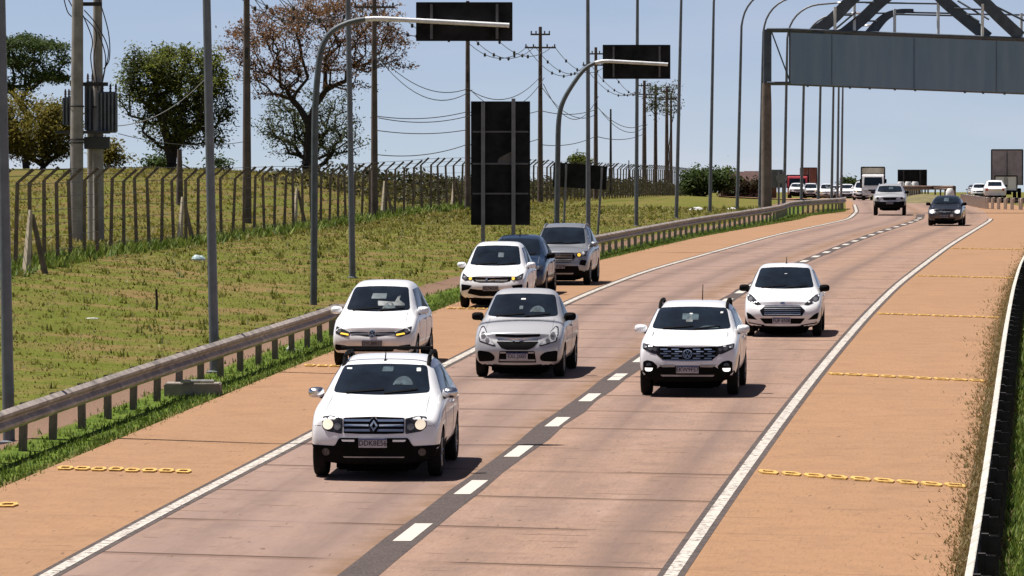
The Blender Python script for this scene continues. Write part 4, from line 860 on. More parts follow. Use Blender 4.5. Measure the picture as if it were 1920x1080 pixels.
m = MB(); c = P(1464,335,d)-b; m.lathe([(0,-.02),(.30,-.02),(.30,.02),(0,.02)], (0,0,0), 'x', 24); rp = m.build('round_plate', mat('sign_back_pale', (.20,.20,.21), .55), o); rp.rotation_euler = (0,0,R(90)); rp.location = (c.x, -.06, c.z)
for px in (1460, 1468): m = MB(); x = at(px,d)-b.x; m.box((x, 0, c1.z/2-.1), (.13, .07, c1.z)); m.build('post', mat('sign_back_pale', (.20,.20,.21), .55), o)
# ---------------------------------------------------------------- gantry over the road
d = 268; b = onground(1437, d); o = empty('sign_gantry', b, 'large sign gantry with grey panel and arched truss spanning the road', 'gantry')
L2 = lambda px, py, dd=0: P(px, py, d)-b+Vector((0,dd,0))
xr = at(2250, d) - b.x; zt = (L2(1437, 56)).z; zm = L2(1437, 156).z
m = MB(); m.tube([(0,0,-.3),(0,0,zm*.5),(0,0,zm-1.2),(0,0,zm)], [.30,.29,.28,.24], 16); m.build('concrete_column', CONCD, o, True)
m = MB(); m.box((.05,0,(zm+zt)/2), (.42,.5,zt-zm)); m.build('steel_column', GSTEEL, o)
m = MB(); m.tube([(xr,0,-.3),(xr,0,zm)], [.33,.28], 16); m.build('concrete_column', CONCP, o, True)
x0 = at(1481, d)-b.x; zb = L2(0, 158).z; ztp = L2(0, 62).z; mb = MB(); dr = -.055*(xr-x0)/13*.6
mb.add([(x0,-.55,zb),(xr,-.55,zb-.9),(xr,-.55,ztp-.9),(x0,-.55,ztp),(x0,-.47,zb),(xr,-.47,zb-.9),(xr,-.47,ztp-.9),(x0,-.47,ztp)], [(0,1,2,3),(7,6,5,4),(0,4,5,1),(1,5,6,2),(2,6,7,3),(3,7,4,0)])
g = NT('gantry_sheet'); f = g.noise(1.2, None, 5, .65, (1.4,1,.12)); f2 = g.noise(.5)
g.set(Base_Color=g.mix(g.n_map(f, .35, .7), g.mix(f2, (.135,.215,.315), (.18,.27,.38)), (.22,.30,.39)), Roughness=.6); mb.build('sign_panel', g.m, o)
for k in range(5): 
    x = x0 + (xr-x0)*(k+.5)/5; m = MB(); m.box((x,-.575,(zb+ztp)/2-.9*(k+.5)/5), (.018,.03,ztp-zb-.04)); m.build('panel_seam', GSTEEL, o)
sl = -.9/(xr-x0)
def chord(z, y, r): m = MB(); m.tube([(0,y,z),(x0,y,z),(xr,y,z+sl*(xr-x0))], r, 6); m.build('chord', GSTEEL, o, True)
for y in (-.45, .45, 2.6): chord(zm, y, .075)
for y in (-.45, .45, 2.6): chord(zt, y, .08)
m = MB(); m.tube([(.2,-.45,zt),(x0,-.45,zm)], .04, 6); m.build('diagonal', GSTEEL, o, True)
m = MB(); m.tube([(x0-.05,-.45,zt),(x0-.05,-.45,zm)], .05, 6); m.build('diagonal', GSTEEL, o, True)
for px in (1512,1591,1628,1675,1713,1806,1840,1880): m = MB(); x = at(px,d)-b.x; z = zm+sl*max(0,x-x0); m.box((x,-.5,z-.10), (.06,.06,.16)); m.box((x+.03,-.6,z-.17), (.10,.16,.05)); m.build('bracket', GSTEEL, o)
# arched truss above: three arcs set one behind the other
for yd, ctl in ((-.3, [(1522,64),(1560,36),(1600,-4),(1660,-48),(1720,-62),(1780,-48),(1838,0),(1875,36),(1912,70)]), (1.2, [(1582,64),(1620,34),(1656,0),(1700,-30),(1740,-30),(1775,3),(1812,34),(1856,70)]), (2.8, [(1636,64),(1655,40),(1672,26),(1694,19),(1720,17)])):
    pts = [L2(x_, y_, yd) for x_, y_ in ctl]; cr = []
    for i in range(len(pts)-1):
        p0 = pts[max(0,i-1)]; p1, p2 = pts[i], pts[i+1]; p3 = pts[min(len(pts)-1,i+2)]
        for k in range(6): t = k/6; cr.append(.5*((2*p1)+(p2-p0)*t+(2*p0-5*p1+4*p2-p3)*t*t+(3*p1-p0-3*p2+p3)*t**3))
    cr.append(pts[-1]); m = MB(); ss = []; N = len(cr)
    for i, p in enumerate(cr):
        t = (cr[min(i+1,N-1)]-cr[max(i-1,0)]).normalized(); n = Vector((-t.z,0,t.x)); w = .33*(1 if yd < 2 else 1-.75*i/N)
        ss.append([p+n*w+Vector((0,-.1,0)), p+n*w+Vector((0,.1,0)), p-n*w+Vector((0,.1,0)), p-n*w+Vector((0,-.1,0))])
    m.sweep(ss); m.build('arch_rib', GSTEEL, o)
for px, tp, yd in ((1564,14,-.4),(1604,-60,1.1),(1684,14,2.7),(1762,-60,1.2),(1840,8,-.4),(1918,24,1.1)):
    x = at(px,d)-b.x; z0 = zt+sl*max(0,x-x0); m = MB(); m.tube([(x,yd,z0),(x,yd,zat(tp,d)-b.z)], .085, 8); m.build('hanger', WHITEM, o, True)
for za, xa, xb, yd in ((20,1684,1800,2.7),(25,1684,1795,2.0),(4,1625,1780,1.1),(4,1590,1640,.4),(28,1570,1600,.4),(37,1610,1650,2.2),(22,1640,1700,2.6),(24,1800,1960,2.2),(15,1790,1850,.9)):
    m = MB(); m.tube([L2(xa,za,yd), L2(xb,za+(2 if xb > 1700 else 0),yd+.3)], .05, 6); m.build('tie_tube', GSTEEL, o, True)
for (xa,ya),(xb,yb) in (((1566,56),(1606,22)),((1575,58),(1612,28)),((1800,0),(1856,36)),((1850,0),(1930,42)),((1780,4),(1838,40))):
    m = MB(); m.tube([L2(xa,ya,1.6), L2(xb,yb,.8)], .06, 6); m.build('lattice_bar', GSTEEL, o, True)
# ---------------------------------------------------------------- boundary fence with bent-top posts
fp = [(108,-15.6),(125,-14.0),(150,-13.4),(173,-12.1),(205,-9.6),(242,-6.5),(265,-3.4),(330,3.2),(400,9.6),(500,18.0),(540,21.5)]
FD = np.arange(108, 541, .5); FX = np.interp(FD, *zip(*fp)); kk = np.exp(-.5*(np.arange(-40,41)/14)**2); kk /= kk.sum(); FXs = np.convolve(np.pad(FX, 40, 'edge'), kk, 'valid')
acc = np.concatenate([[0], np.cumsum(np.hypot(np.diff(FXs), .5))]); b = Vector((float(FXs[0]), 108, ground(float(FXs[0]), 108)))
o = empty('security_fence', b, 'long concrete post fence with inward bent tops and barbed wire along the field', 'fence')
def fence_pt(s):
    x = float(np.interp(s, acc, FXs)); y = float(np.interp(s, acc, FD)); return x, y, ground(x, y)
HT = 2.45
def fpost(mb, s=1):
    mb.add([(-.055,-.055,-.3),(.055,-.055,-.3),(.055,.055,-.3),(-.055,.055,-.3),(-.05,-.05,HT),(.05,-.05,HT),(.05,.05,HT),(-.05,.05,HT),(.40,-.04,HT+.42),(.47,-.04,HT+.36),(.47,.04,HT+.36),(.40,.04,HT+.42)],
      [(3,2,1,0),(0,1,5,4),(1,2,6,5),(2,3,7,6),(3,0,4,7),(4,5,9,8),(5,6,10,9),(6,7,11,10),(7,4,8,11),(8,9,10,11)])
pp = None; n = 0; s = 0; far_ = MB(); gaps = []
pos = []
while s < acc[-1]:
    pos.append(s); s += 3.2
for i, s in enumerate(pos):
    x, y, z = fence_pt(s); x2, y2, _ = fence_pt(s+.5); ang = math.atan2(y2-y, x2-x) - math.pi/2
    jig = random.uniform(-.05, .05)
    if i < 100:
        if pp is None: mb = MB(); fpost(mb); c = pp = mb.build('post', FENCEM, o)
        else: c = pp.copy(); link(c, o)
        c.location = Vector((x, y, z-random.uniform(0,.12)))-b; c.rotation_euler = (jig, random.uniform(-.04,.04), ang)
    else:
        k = MB(); fpost(k); Mx = Matrix.Translation(Vector((x,y,z))-b) @ Matrix.Rotation(ang, 4, 'Z'); far_.add([Mx @ Vector(q) for q in k.v], k.f)
tag(far_.build('far_post', FENCEM, o), kind='stuff')
for h, r_ in ((.35,.006),(.75,.006),(1.15,.006),(1.55,.006),(1.95,.006),(2.35,.007),(2.6,.007),(2.78,.007)):
    m = MB(); off = max(0, (h-HT))*1.0; pts = []
    for s in np.arange(0, acc[-1], 7.65):
        x, y, z = fence_pt(s); pts.append(Vector((x+off+.06, y, z+h+random.uniform(-.02,.02)))-b)
    m.tube(pts, r_*1.4, 4); m.build('wire_strand', WIREM, o)
for i, (px, dd) in enumerate(((50,132),(337,177),(552,215),(717,244),(848,268))):
    x, y = at(px, dd), dd; z = ground(x, y); q = Vector((x,y,z))-b
    m = MB(); m.tube([q+Vector((0,-.3,-.2)), q+Vector((.12,-.12,1.72))], [.13,.06], 4); bp_ = m.build('brace_post', FENCEL, o); m = MB(); m.tube([q+Vector((.55,-.1,-.2)), q+Vector((.16,-.06,1.6))], [.09,.06], 4); m.build('brace_leg', FENCEM, bp_)
# ---------------------------------------------------------------- utility poles and their wires
def upole(px, d, topz, r, m, label, arms=True, name='utility_pole', group='utility poles behind the fence', lean=0):
    b = onground(px, d); h = CAMZ+topz-b.z; o = empty(name, b, label, 'utility pole', group); mb = MB(); mb.tube([(0,0,-.3),(lean*.5,0,h*.5),(lean,0,h)], [r*1.25, r, r*.72], 10); mb.build('shaft', m, o, True)
    if arms:
        for z, w in ((h-.5, 1.1), (h-1.35, 1.75)):
            k = MB(); k.box((lean,-.16,z), (w*1.15,.10,.11)); ar = k.build('crossarm', CONCB, o)
            for q in (-.46,-.22,.22,.46): k = MB(); k.lathe([(.0,0),(.05,0),(.035,.07),(.06,.10),(.03,.18),(0,.18)], (lean+q*w*1.15,-.16,z+.05), 'z', 8); k.build('insulator', mat('brown_insulator', (.06,.035,.025), .3), ar, True)
        k = MB(); k.box((lean*.6,-.14,h-4.2), (.14,.10,.5)); k.build('cable_bracket', WIREM, o)
    return o
UP = [(463,215,9.8,.17,'thick brown utility pole left of the orange leaved tree'),(702,237,9.8,.15,'brown utility pole in front of the right side of the orange leaved tree'),(877,265,9.8,.14,'brown utility pole half hidden by the tall dark sign board'),(1013,310,9.8,.15,'brown utility pole with two crossarms, right of the tall sign board'),
      (1117,362,9.9,.15,'brown utility pole behind the small tilted sign board'),(1208,470,9.6,.20,'brown utility pole under the farther overhead sign, left of the creeper clad poles'),(1229,490,9.6,.18,'creeper clad brown pole under the right part of the farther overhead sign'),(1250,500,9.6,.19,'creeper clad brown pole left of the last one'),(1258,520,9.2,.15,'last creeper clad brown pole before the lamp post')]
for px, d, tz, r, lab in UP: upole(px, d, tz, r, CONCB, lab)
upole(1145, 400, 5.8, .10, WIREM, 'short thin dark pole right of the small sign board', False, 'thin_pole')
upole(337, 230, 1.4, .15, CONCB, 'short brown stub pole in front of the bushy green tree', False, 'stub_pole')
upole(1179, 520, 2.0, .07, WIREM, 'far thin post on the horizon right of the small sign board', False, 'thin_pole')
def cable(mb, a, c, sag, r, n=14):
    mb.tube([a.lerp(c, i/n) - Vector((0,0,sag*4*(i/n)*(1-i/n))) for i in range(n+1)], r, 4)
def upt(i, z, dx=0): px, d = UP[i][0], UP[i][1]; return Vector((at(px,d)+dx, d, CAMZ+z))
def span(lab, pairs, deco=0, r0=.018):
    mid = pairs[0][0]; o = empty('overhead_line', mid, lab, 'power line', 'overhead lines between the poles')
    for a, c, sg in pairs:
        mb = MB(); L_ = (a-c).length; rr = r0*(1+max(0, (a.y+c.y)/2-200)/500); cable(mb, a-mid, c-mid, sg, rr)
        k = mb.build('cable', WIREM, o)
        if deco:
            for i in range(1, deco):
                t = i/deco; p = (a-mid).lerp(c-mid, t)-Vector((0,0,sg*4*t*(1-t))); q = MB(); q.lathe([(0,-.14),(.07,-.10),(.07,.06),(0,.12)], p, 'z', 6); q.build('spacer', WIREM, k)
names = ['thick','second','third','fourth','fifth','sixth']
left_end = [P(170,-40,190)]
def bundle(i, j, lab):
    span(lab, [(upt(i, 8.55, q), upt(j, 8.55, q*.9), 1.15+random.uniform(-.12,.2)) for q in (-.9,-.35,.9)], 5)
for i, j, lab in ((0,1,'upper cables in front of the orange leaved tree'),(1,2,'upper cables behind the nearer overhead sign'),(2,3,'upper cables sagging left of the pole with two crossarms'),(3,4,'upper cables sagging right of the pole with two crossarms'),(4,5,'upper cables sagging below the farther overhead sign')): bundle(i, j, lab)
def low(i, j, lab, zs):
    span(lab, [(upt(i, z, q), upt(j, z2, q), sg) for z, z2, q, sg in zs], 0, .02)
low(1,2,'middle cables right of the orange leaved tree', [(6.2,5.0,.1,.9),(5.9,4.9,.25,1.2),(3.1,3.7,0,.25),(3.0,3.5,.2,.3),(2.4,2.7,0,.2),(1.2,1.9,0,.3)])
low(2,3,'middle cables between the tall sign board and the pole with two crossarms', [(4.9,6.7,.1,1.0),(4.8,6.5,.25,1.4),(3.7,4.4,0,.3),(1.9,2.6,0,.3)])
low(3,4,'middle cables right of the pole with two crossarms', [(5.9,4.9,.1,1.0),(6.1,6.2,.2,2.0),(4.4,5.2,0,.3),(2.2,3.2,0,.3)])
low(4,5,'middle cables below the farther overhead sign', [(5.4,5.4,.1,.9),(5.2,5.3,.3,1.2),(3.2,4.4,0,.4)])
o = empty('overhead_line', P(480,-10,215), 'loose cables running down to the upper left of the orange leaved tree', 'power line', 'overhead lines between the poles'); b0 = P(480,-10,215)
for xa, xb, yb in ((470,530,48),(480,545,44),(515,580,46),(530,590,40)):
    m = MB(); cable(m, P(xa,-14,212)-b0, P(xb,yb,226)-b0, .25, .022); m.build('cable', WIREM, o)
o = empty('overhead_line', P(222,236,186), 'pale stay cable running from the transformer across the bushy tree', 'power line', 'overhead lines between the poles'); b0 = P(222,236,186)
m = MB(); cable(m, Vector((0,0,0)), P(395,137,205)-b0, .5, .018); m.build('cable', mat('pale_cable', (.2,.19,.17), .6), o); m = MB(); cable(m, Vector((0,0,-.3)), P(463,265,215)-b0, .3, .014); m.build('cable', WIREM, o)
# transformer on twin concrete poles
d = 178; b = onground(158, d); o = empty('pole_transformer', b, 'grey transformers on a platform between two thick pale concrete poles', 'transformer'); K = lambda px, py, dd=0: P(px, py, d)-b+Vector((0,dd,0))
for px, tx, r, dd, nm in ((145,149,.235,-.5,'concrete_pole'),(183,182,.19,.4,'concrete_pole'),(169,166,.16,1.0,'concrete_pole')):
    x0_ = K(px, 460).x; x1_ = K(tx, -30).x; zt_ = K(0, -30).z if px != 169 else K(0, 160).z; m = MB(); m.tube([(x0_,dd,-.3),((x0_+x1_)/2,dd,zt_/2),(x1_,dd,zt_)], [r*1.12,r,r*.85], 14); m.build(nm, CONCP, o, True)
    for py in (200,262,268): 
        q = K(0, py).z; m = MB(); m.lathe([(r*1.12,q-.03),(r*1.16,q),(r*1.12,q+.03)], (x0_+(x1_-x0_)*.5,dd,0), 'z', 14); m.build('clamp_band', WIREM, o)
m = MB(); a0, a1 = K(106,248), K(205,248); m.box(((a0.x+a1.x)/2,.0,a0.z), (a1.x-a0.x,.9,.10)); m.build('platform', mat('dark_brace', (.05,.05,.055), .6, .3), o)
m = MB(); a0, a1 = K(158,282), K(205,254); m.box(((a0.x+a1.x)/2,.2,(a0.z+a1.z)/2), (a1.x-a0.x,.5,.45)); m.build('control_box', mat('transformer_dark', (.05,.05,.055), .6), o, bevel=.02)
def tank(x0_, y0_, x1_, y1_, dd, fins):
    a0, a1 = K(x0_, y1_), K(x1_, y0_); c = ((a0.x+a1.x)/2, dd, (a0.z+a1.z)/2); w, h = a1.x-a0.x, a1.z-a0.z
    m = MB(); m.box(c, (w*.8,.6,h)); t = m.build('transformer_tank', TRAFO, o, bevel=.04)
    m = MB()
    for k in range(fins): m.box((c[0]-w/2+w*(k+.5)/fins, dd-.42, c[2]), (w/fins*.45,.26,h*.94))
    m.build('cooling_fins', TRAFO, t)
    for q in (-.25,.1,.35): m = MB(); m.lathe([(0,0),(.05,0),(.03,.08),(.06,.1),(.03,.16),(.05,.18),(.02,.3),(0,.3)], (c[0]+q*w, dd, c[2]+h/2), 'z', 8); m.build('bushing', mat('brown_insulator', (.06,.035,.025), .3), t, True)
tank(181,172,223,249,.3,6); tank(155,152,180,246,.9,3); tank(117,182,136,235,.3,3)
m = MB(); a0, a1 = K(132,158), K(203,158); m.box(((a0.x+a1.x)/2,.0,a0.z), (a1.x-a0.x,.16,.14)); m.build('crossarm', WIREM, o)
m = MB(); a0, a1 = K(150,8), K(192,8); m.box(((a0.x+a1.x)/2,.0,a0.z), (a1.x-a0.x,.16,.14)); m.build('crossarm', WIREM, o)
for xs in (((160,20),(185,50),(205,95),(196,140),(190,175)),((158,30),(175,75),(172,110),(180,165)),((150,25),(182,60),(178,110),(186,170)),((188,0),(205,60),(207,110),(196,130)),((120,-10),(130,25),(148,38)),((125,-10),(142,20),(152,24)),((186,60),(200,110),(192,165))):
    m = MB(); pts = [K(x,y,-.3) for x,y in xs]; cr = []
    for i in range(len(pts)-1):
        p0 = pts[max(0,i-1)]; p1, p2 = pts[i], pts[i+1]; p3 = pts[min(len(pts)-1,i+2)]
        for k in range(6): t = k/6; cr.append(.5*((2*p1)+(p2-p0)*t+(2*p0-5*p1+4*p2-p3)*t*t+(3*p1-p0-3*p2+p3)*t**3))
    cr.append(pts[-1]); m.tube(cr, .022, 5); m.build('lead_wire', WIREM, o, True)
# ---------------------------------------------------------------- trees
def tree(name, base, label, H, crown, lm, ntips, leaves, lsize, trunk_r, trunk_h, cat='tree', group=None, umbrella=0, spread=.5, trunks=1, bark=None, seed=1, forks=3):
    """crown: list of (cx, cy, cz, rx, ry, rz) ellipsoids of branch tips relative to the base"""
    rg = np.random.default_rng(seed); o = empty(name, base, label, cat, group)
    V = [float(np.prod(c[3:])) for c in crown]; V = np.array(V)/sum(V); tips = []
    while len(tips) < ntips:
        c = crown[rg.choice(len(crown), p=V)]; p = rg.normal(size=3); p /= np.linalg.norm(p); r = rg.random()**(.33 if not umbrella else .25)
        if umbrella and p[2] < -.15: continue
        p = p*r; q = np.array([c[0]+p[0]*c[3], c[1]+p[1]*c[4], c[2]+p[2]*c[5]])
        if q[2] > .8: tips.append(q)
    tips = np.array(tips); nodes = [np.array([0,0,-.2])]; par = [-1]
    starts = []
    for t in range(trunks):
        off = np.array([rg.normal()*.5*(trunks > 1), rg.normal()*.3*(trunks > 1), 0]); last = 0
        for k in range(1, 6):
            f = k/5; nodes.append(np.array([off[0]*f*1.6 + rg.normal()*.05*H/8, off[1]*f + rg.normal()*.05*H/8, trunk_h*f])); par.append(last); last = len(nodes)-1
    cen = np.array([np.average([c[0] for c in crown], weights=V), 0, trunk_h])
    order = np.argsort(np.linalg.norm(tips-cen, axis=1)); tipn = []
    depth = [0.0]*len(nodes)
    for i in range(1, len(nodes)): depth[i] = depth[par[i]]+np.linalg.norm(nodes[i]-nodes[par[i]])
    for i in order:
        t = tips[i]; N = np.array(nodes); dv = t-N; dist = np.linalg.norm(dv, axis=1)
        cost = dist*(1+ .9*np.clip(-dv[:,2]/np.maximum(dist,.01)+.15, 0, 1)) + .28*np.array(depth)
        cost[:3] += 50; j = int(np.argmin(cost)); a = nodes[j]; L = dist[j]; k = max(1, int(L/.7)); last = j
        pd = nodes[j]-nodes[par[j]] if par[j] >= 0 else np.array([0,0,1.]); pd = pd/max(np.linalg.norm(pd), .01)
        for s in range(1, k+1):
            f = s/k; p = a + (t-a)*f + pd*L*.22*f*(1-f)*2 + rg.normal(size=3)*.07*(s < k); p[2] += .06*L*math.sin(math.pi*f)*(1 if umbrella else .3)
            nodes.append(p); par.append(last); depth.append(depth[last]+np.linalg.norm(p-nodes[last])); last = len(nodes)-1
        tipn.append(last)
    cnt = np.zeros(len(nodes))
    for t in tipn:
        j = t
        while j >= 0: cnt[j] += 1; j = par[j]
    rad = np.maximum(.014, trunk_r*(cnt/ntips*trunks)**(.49 if umbrella else .52)); rad = np.minimum(rad, trunk_r); mb = MB(); limb = MB(); main = None
    for j in range(1, len(nodes)):
        p = par[j]; n = 7 if rad[j] > .06 else (5 if rad[j] > .03 else 3); r0 = min(rad[p], rad[j]*1.5)
        (mb if j <= 5*trunks else limb).tube([nodes[p], nodes[j]], [r0, rad[j]], n, cap=False)
    tr = mb.build('trunk', bark or BARK, o, True); limb.build('limbs', bark or BARK, tr, True)
    n = leaves; ti = rg.choice(len(tipn), n); C = np.array([nodes[k] for k in tipn])[ti]
    back = np.array([nodes[par[k]] for k in tipn])[ti]; C = C + (back-C)*rg.random((n,1))*.9 + rg.normal(size=(n,3))*np.array([spread,spread,spread*(.45 if umbrella else .75)])
    nr = rg.normal(size=(n,3)); nr[:,2] = np.abs(nr[:,2])+.35; nr /= np.linalg.norm(nr,axis=1)[:,None]; u = np.cross(nr, rg.normal(size=(n,3))); u /= np.linalg.norm(u,axis=1)[:,None]; w = np.cross(nr, u)
    sz = lsize*rg.uniform(.55,1.35,(n,1)); q = np.stack([C-u*sz, C-w*sz*.45+nr*sz*.1, C+u*sz, C+w*sz*.45+nr*sz*.1], 1)
    cm = fast_mesh('crown', q.reshape(-1,3), np.arange(n*4).reshape(-1,4), lm, 4); link(bpy.data.objects.new('crown', cm), o); return o
LF_DG = leafmat('leaf_dark_green', [(.03,.05,.018),(.065,.10,.028),(.11,.15,.04),(.045,.07,.022)], .45)
LF_G = leafmat('leaf_mid_green', [(.03,.042,.012),(.13,.17,.026),(.23,.27,.045),(.34,.34,.08),(.08,.11,.022)], .5, .9)
LF_OL = leafmat('leaf_olive', [(.10,.095,.018),(.19,.165,.03),(.26,.20,.045),(.12,.11,.018)], .5)
LF_OR = leafmat('leaf_orange', [(.15,.07,.035),(.23,.115,.058),(.30,.17,.09),(.12,.09,.035),(.10,.055,.03)])
LF_GG = leafmat('leaf_grey_green', [(.045,.055,.025),(.075,.095,.035),(.11,.125,.05),(.05,.06,.03)])
B = lambda px, d: onground(px, d)
d = 330; s = FPX/d
def E(base, px, py, rx, rz, ry=None, dd=None): d = base.y; s = FPX/d; q = P(px, py, d)-base; return (q.x, 0, q.z, rx/s, (ry or rx)/s, rz/s)
b = B(576, 300); tree('umbrella_tree', b, 'wide umbrella tree with sparse orange brown leaves and dark forked trunk', 11, [E(b,590,70,165,72,110),E(b,480,95,70,35),E(b,700,85,72,50),E(b,640,25,120,40,90),E(b,510,150,75,42),E(b,725,125,58,36),E(b,455,120,48,34),E(b,600,130,110,50,90),E(b,515,185,50,28),E(b,655,172,52,30)], LF_OR, 900, 17500, .10, .27, 3.2, umbrella=1, spread=.27, seed=3)
b = B(585, 308); tree('tree', b, 'small grey green tree with thin crown under the orange umbrella tree', 6, [E(b,535,235,58,58),E(b,640,225,52,58),E(b,590,250,95,55),E(b,658,270,32,42),E(b,500,225,28,50),E(b,560,188,55,32),E(b,625,190,50,28)], LF_GG, 260, 7000, .10, .16, 1.0, trunks=4, spread=.30, seed=4)
b = B(322, 296); tree('tree', b, 'dense bushy green tree behind the fence left of the tall lamp post', 8, [E(b,335,150,88,65),E(b,275,108,55,30),E(b,258,172,45,52),E(b,400,185,46,58),E(b,330,235,75,50),E(b,350,115,60,38),E(b,410,235,34,48),E(b,240,120,28,22),E(b,410,120,30,26)], LF_G, 420, 24000, .11, .28, 2.0, trunks=3, spread=.30, seed=5)
b = B(50, 310); tree('umbrella_tree', b, 'dark green umbrella tree at the left frame edge above the olive bush', 9, [E(b,50,92,80,26,80),E(b,105,118,34,18),E(b,30,125,75,22),E(b,-30,110,60,30),E(b,70,150,62,18),E(b,110,150,26,12),E(b,20,168,50,12)], LF_DG, 330, 14000, .11, .24, 3.6, umbrella=1, spread=.30, seed=6)
b = B(75, 285); tree('tree', b, 'olive brown bushy tree low at the left frame edge behind the lamp post', 5, [E(b,55,235,85,55),E(b,110,240,45,55),E(b,10,225,50,50),E(b,120,290,40,25),E(b,40,290,60,25)], LF_OL, 260, 16000, .115, .15, .9, trunks=3, spread=.32, seed=7)
b = B(205, 320); tree('shrub', b, 'small olive shrub on the hill crest behind the transformer poles', 2.5, [E(b,205,290,28,22),E(b,235,305,25,15)], LF_OL, 40, 1500, .16, .06, .5, cat='shrub', spread=.35, seed=8)
b = B(370, 330); tree('shrub', b, 'low dark shrubs at the foot of the dense green tree', 2, [E(b,300,318,35,14),E(b,420,318,45,12)], LF_DG, 40, 1500, .16, .06, .4, cat='shrub', spread=.35, seed=9)
b = B(1318, 480); tree('bush', b, 'dark green rounded bush right of the fence end, behind the lamp posts', 4, [E(b,1318,340,38,26),E(b,1345,335,32,24),E(b,1300,352,28,20),E(b,1362,350,20,18)], LF_DG, 110, 5500, .22, .14, .8, cat='bush', trunks=3, spread=.45, seed=11)
b = B(1372, 500); tree('bush', b, 'low brownish bush between the dark green bush and the brown roofs', 3, [E(b,1372,350,28,14),E(b,1405,352,24,14),E(b,1430,352,20,16)], leafmat('leaf_brown', [(.035,.025,.015),(.06,.04,.022),(.05,.05,.018)]), 60, 2600, .22, .10, .5, cat='bush', trunks=3, spread=.40, seed=12)
b = B(1083, 620); tree('tree', b, 'far round green tree top showing just above the small sign board', 7, [E(b,1083,299,20,7),E(b,1090,305,18,8),E(b,1086,318,10,10)], LF_G, 60, 2000, .22, .14, 2.5, spread=.35, seed=13)
b = B(1600, 720); tree('tree', b, 'far dark green tree behind the queue, left of the white truck', 5, [E(b,1600,350,14,10),E(b,1588,348,12,12),E(b,1612,356,10,8)], LF_DG, 50, 1800, .3, .14, 1.0, spread=.5, seed=14)
for (px, d, lab), sd_ in zip(((1228,489,'creeper tangle on the poles below the farther overhead sign'),(1255,508,'creeper tangle hanging round the last utility poles')), (21,22)):
    b = B(px, d); tree('creeper', b, lab, 9, [E(b,px,165,16,14),E(b,px+4,195,16,22),E(b,px-8,180,10,20)], LF_GG, 60, 700, .13, .05, 6.5, cat='creeper', spread=.35, seed=sd_)
# undergrowth behind the fence
vs = []; rg = np.random.default_rng(31)
while len(vs) < 26000:
    d = rg.uniform(262, 540); fx = float(np.interp(d, FD, FXs)); x = fx - rg.exponential(5) - 1.2
    if abs(x/d) > .11 or x < -14: continue
    hh = (.55+(.6 if d < 345 else 1.3)*(.5+.5*math.sin(x*.7+d*.11)*math.cos(d*.05-x*.3)))*min(1, max(.2, (d-250)/70)); vs.append((x, d, ground(x,d)+rg.random()**.6*hh))
C = np.array(vs); n = len(C); nr = rg.normal(size=(n,3)); nr /= np.linalg.norm(nr,axis=1)[:,None]; u = np.cross(nr, rg.normal(size=(n,3))); u /= np.linalg.norm(u,axis=1)[:,None]; w = np.cross(nr,u); sz = rg.uniform(.07,.20,(n,1))
q = np.stack([C-u*sz, C-w*sz*.5, C+u*sz, C+w*sz*.5],1)
tag(link(bpy.data.objects.new('undergrowth', fast_mesh('undergrowth', q.reshape(-1,3), np.arange(n*4).reshape(-1,4), leafmat('undergrowth_leaf', [(.030,.035,.012),(.055,.060,.018),(.075,.060,.025),(.10,.085,.035),(.04,.03,.018)]), 4))), kind='stuff')
# low houses with brown roofs beyond the bushes
def house(px, d, w, h, lab):
    b = B(px, d); o = empty('house', b, lab, 'house', 'low houses beyond the bushes'); m = MB(); m.box((0,0,h/2-.2),(w,6,h+.4)); m.build('wall', mat('house_wall', (.12,.075,.055), .9), o)
    m = MB(); m.add([(-w/2-.3,-3.4,h),(w/2+.3,-3.4,h),(w/2+.3,3.4,h),(-w/2-.3,3.4,h),(-w/2-.1,0,h+1.1),(w/2+.1,0,h+1.1)], [(0,1,5,4),(2,3,4,5),(1,2,5),(3,0,4),(3,2,1,0)]); m.build('roof', mat('roof_tiles_brown', (.06,.028,.024), .9, 0, .4), o)
    for q in (-.3,.2): m = MB(); m.box((q*w,-3.02,h*.5),(.9,.08,.9)); m.build('window', GLASS, o)
house(1383, 560, 4.2, 2.0, 'low house with dark brown roof behind the eighth lamp post'); house(1425, 570, 3.6, 2.2, 'low dark roofed house just left of the gantry column')
# small things on the grass
def debris(px, d, sx, sy, sz, m, lab, name='litter', rz=0, cat='litter'):
    b = onground(px, d); o = MB(); vs = []; n = 9
    for k, (f, h) in enumerate(((1,0),(1.02,.35),(.8,.8),(.45,1))):
        o.v += []; ring_ = [(sx/2*f*math.cos(6.283*i/n)*random.uniform(.8,1.1), sy/2*f*math.sin(6.283*i/n)*random.uniform(.8,1.1), sz*h*random.uniform(.8,1.1)) for i in range(n)]; vs.append(ring_)
    o.sweep(vs); q = o.build(name, m, None); q.location = b; q.rotation_euler = (0,0,rz); return tag(q, lab, cat)
BAG = mat('plastic_bag', (.62,.62,.60), .5, 0, .2, 8)
debris(372, 152, .45, .3, .17, mat('pale_blue_plastic', (.40,.52,.55), .5, 0, .2, 8), 'pale blue plastic scrap on the grass beside the tall lamp post')
debris(1306, 285, .9, .5, .18, BAG, 'white scrap on the grass left of the sixth lamp post')
debris(1372, 290, .6, .4, .14, BAG, 'white scrap on the grass right of the lamp post by the bush')
debris(320, 87.5, .24, .2, .16, BAG, 'crumpled white bag under the near guardrail'); debris(545, 101, .2, .16, .12, BAG, 'white scrap under the far end of the near guardrail')
debris(172, 112, .35, .06, .03, BAG, 'thin white strip lying in the field grass'); debris(1047, 206, .3, .2, .1, BAG, 'tiny white scrap on the grass behind the silver SUV')
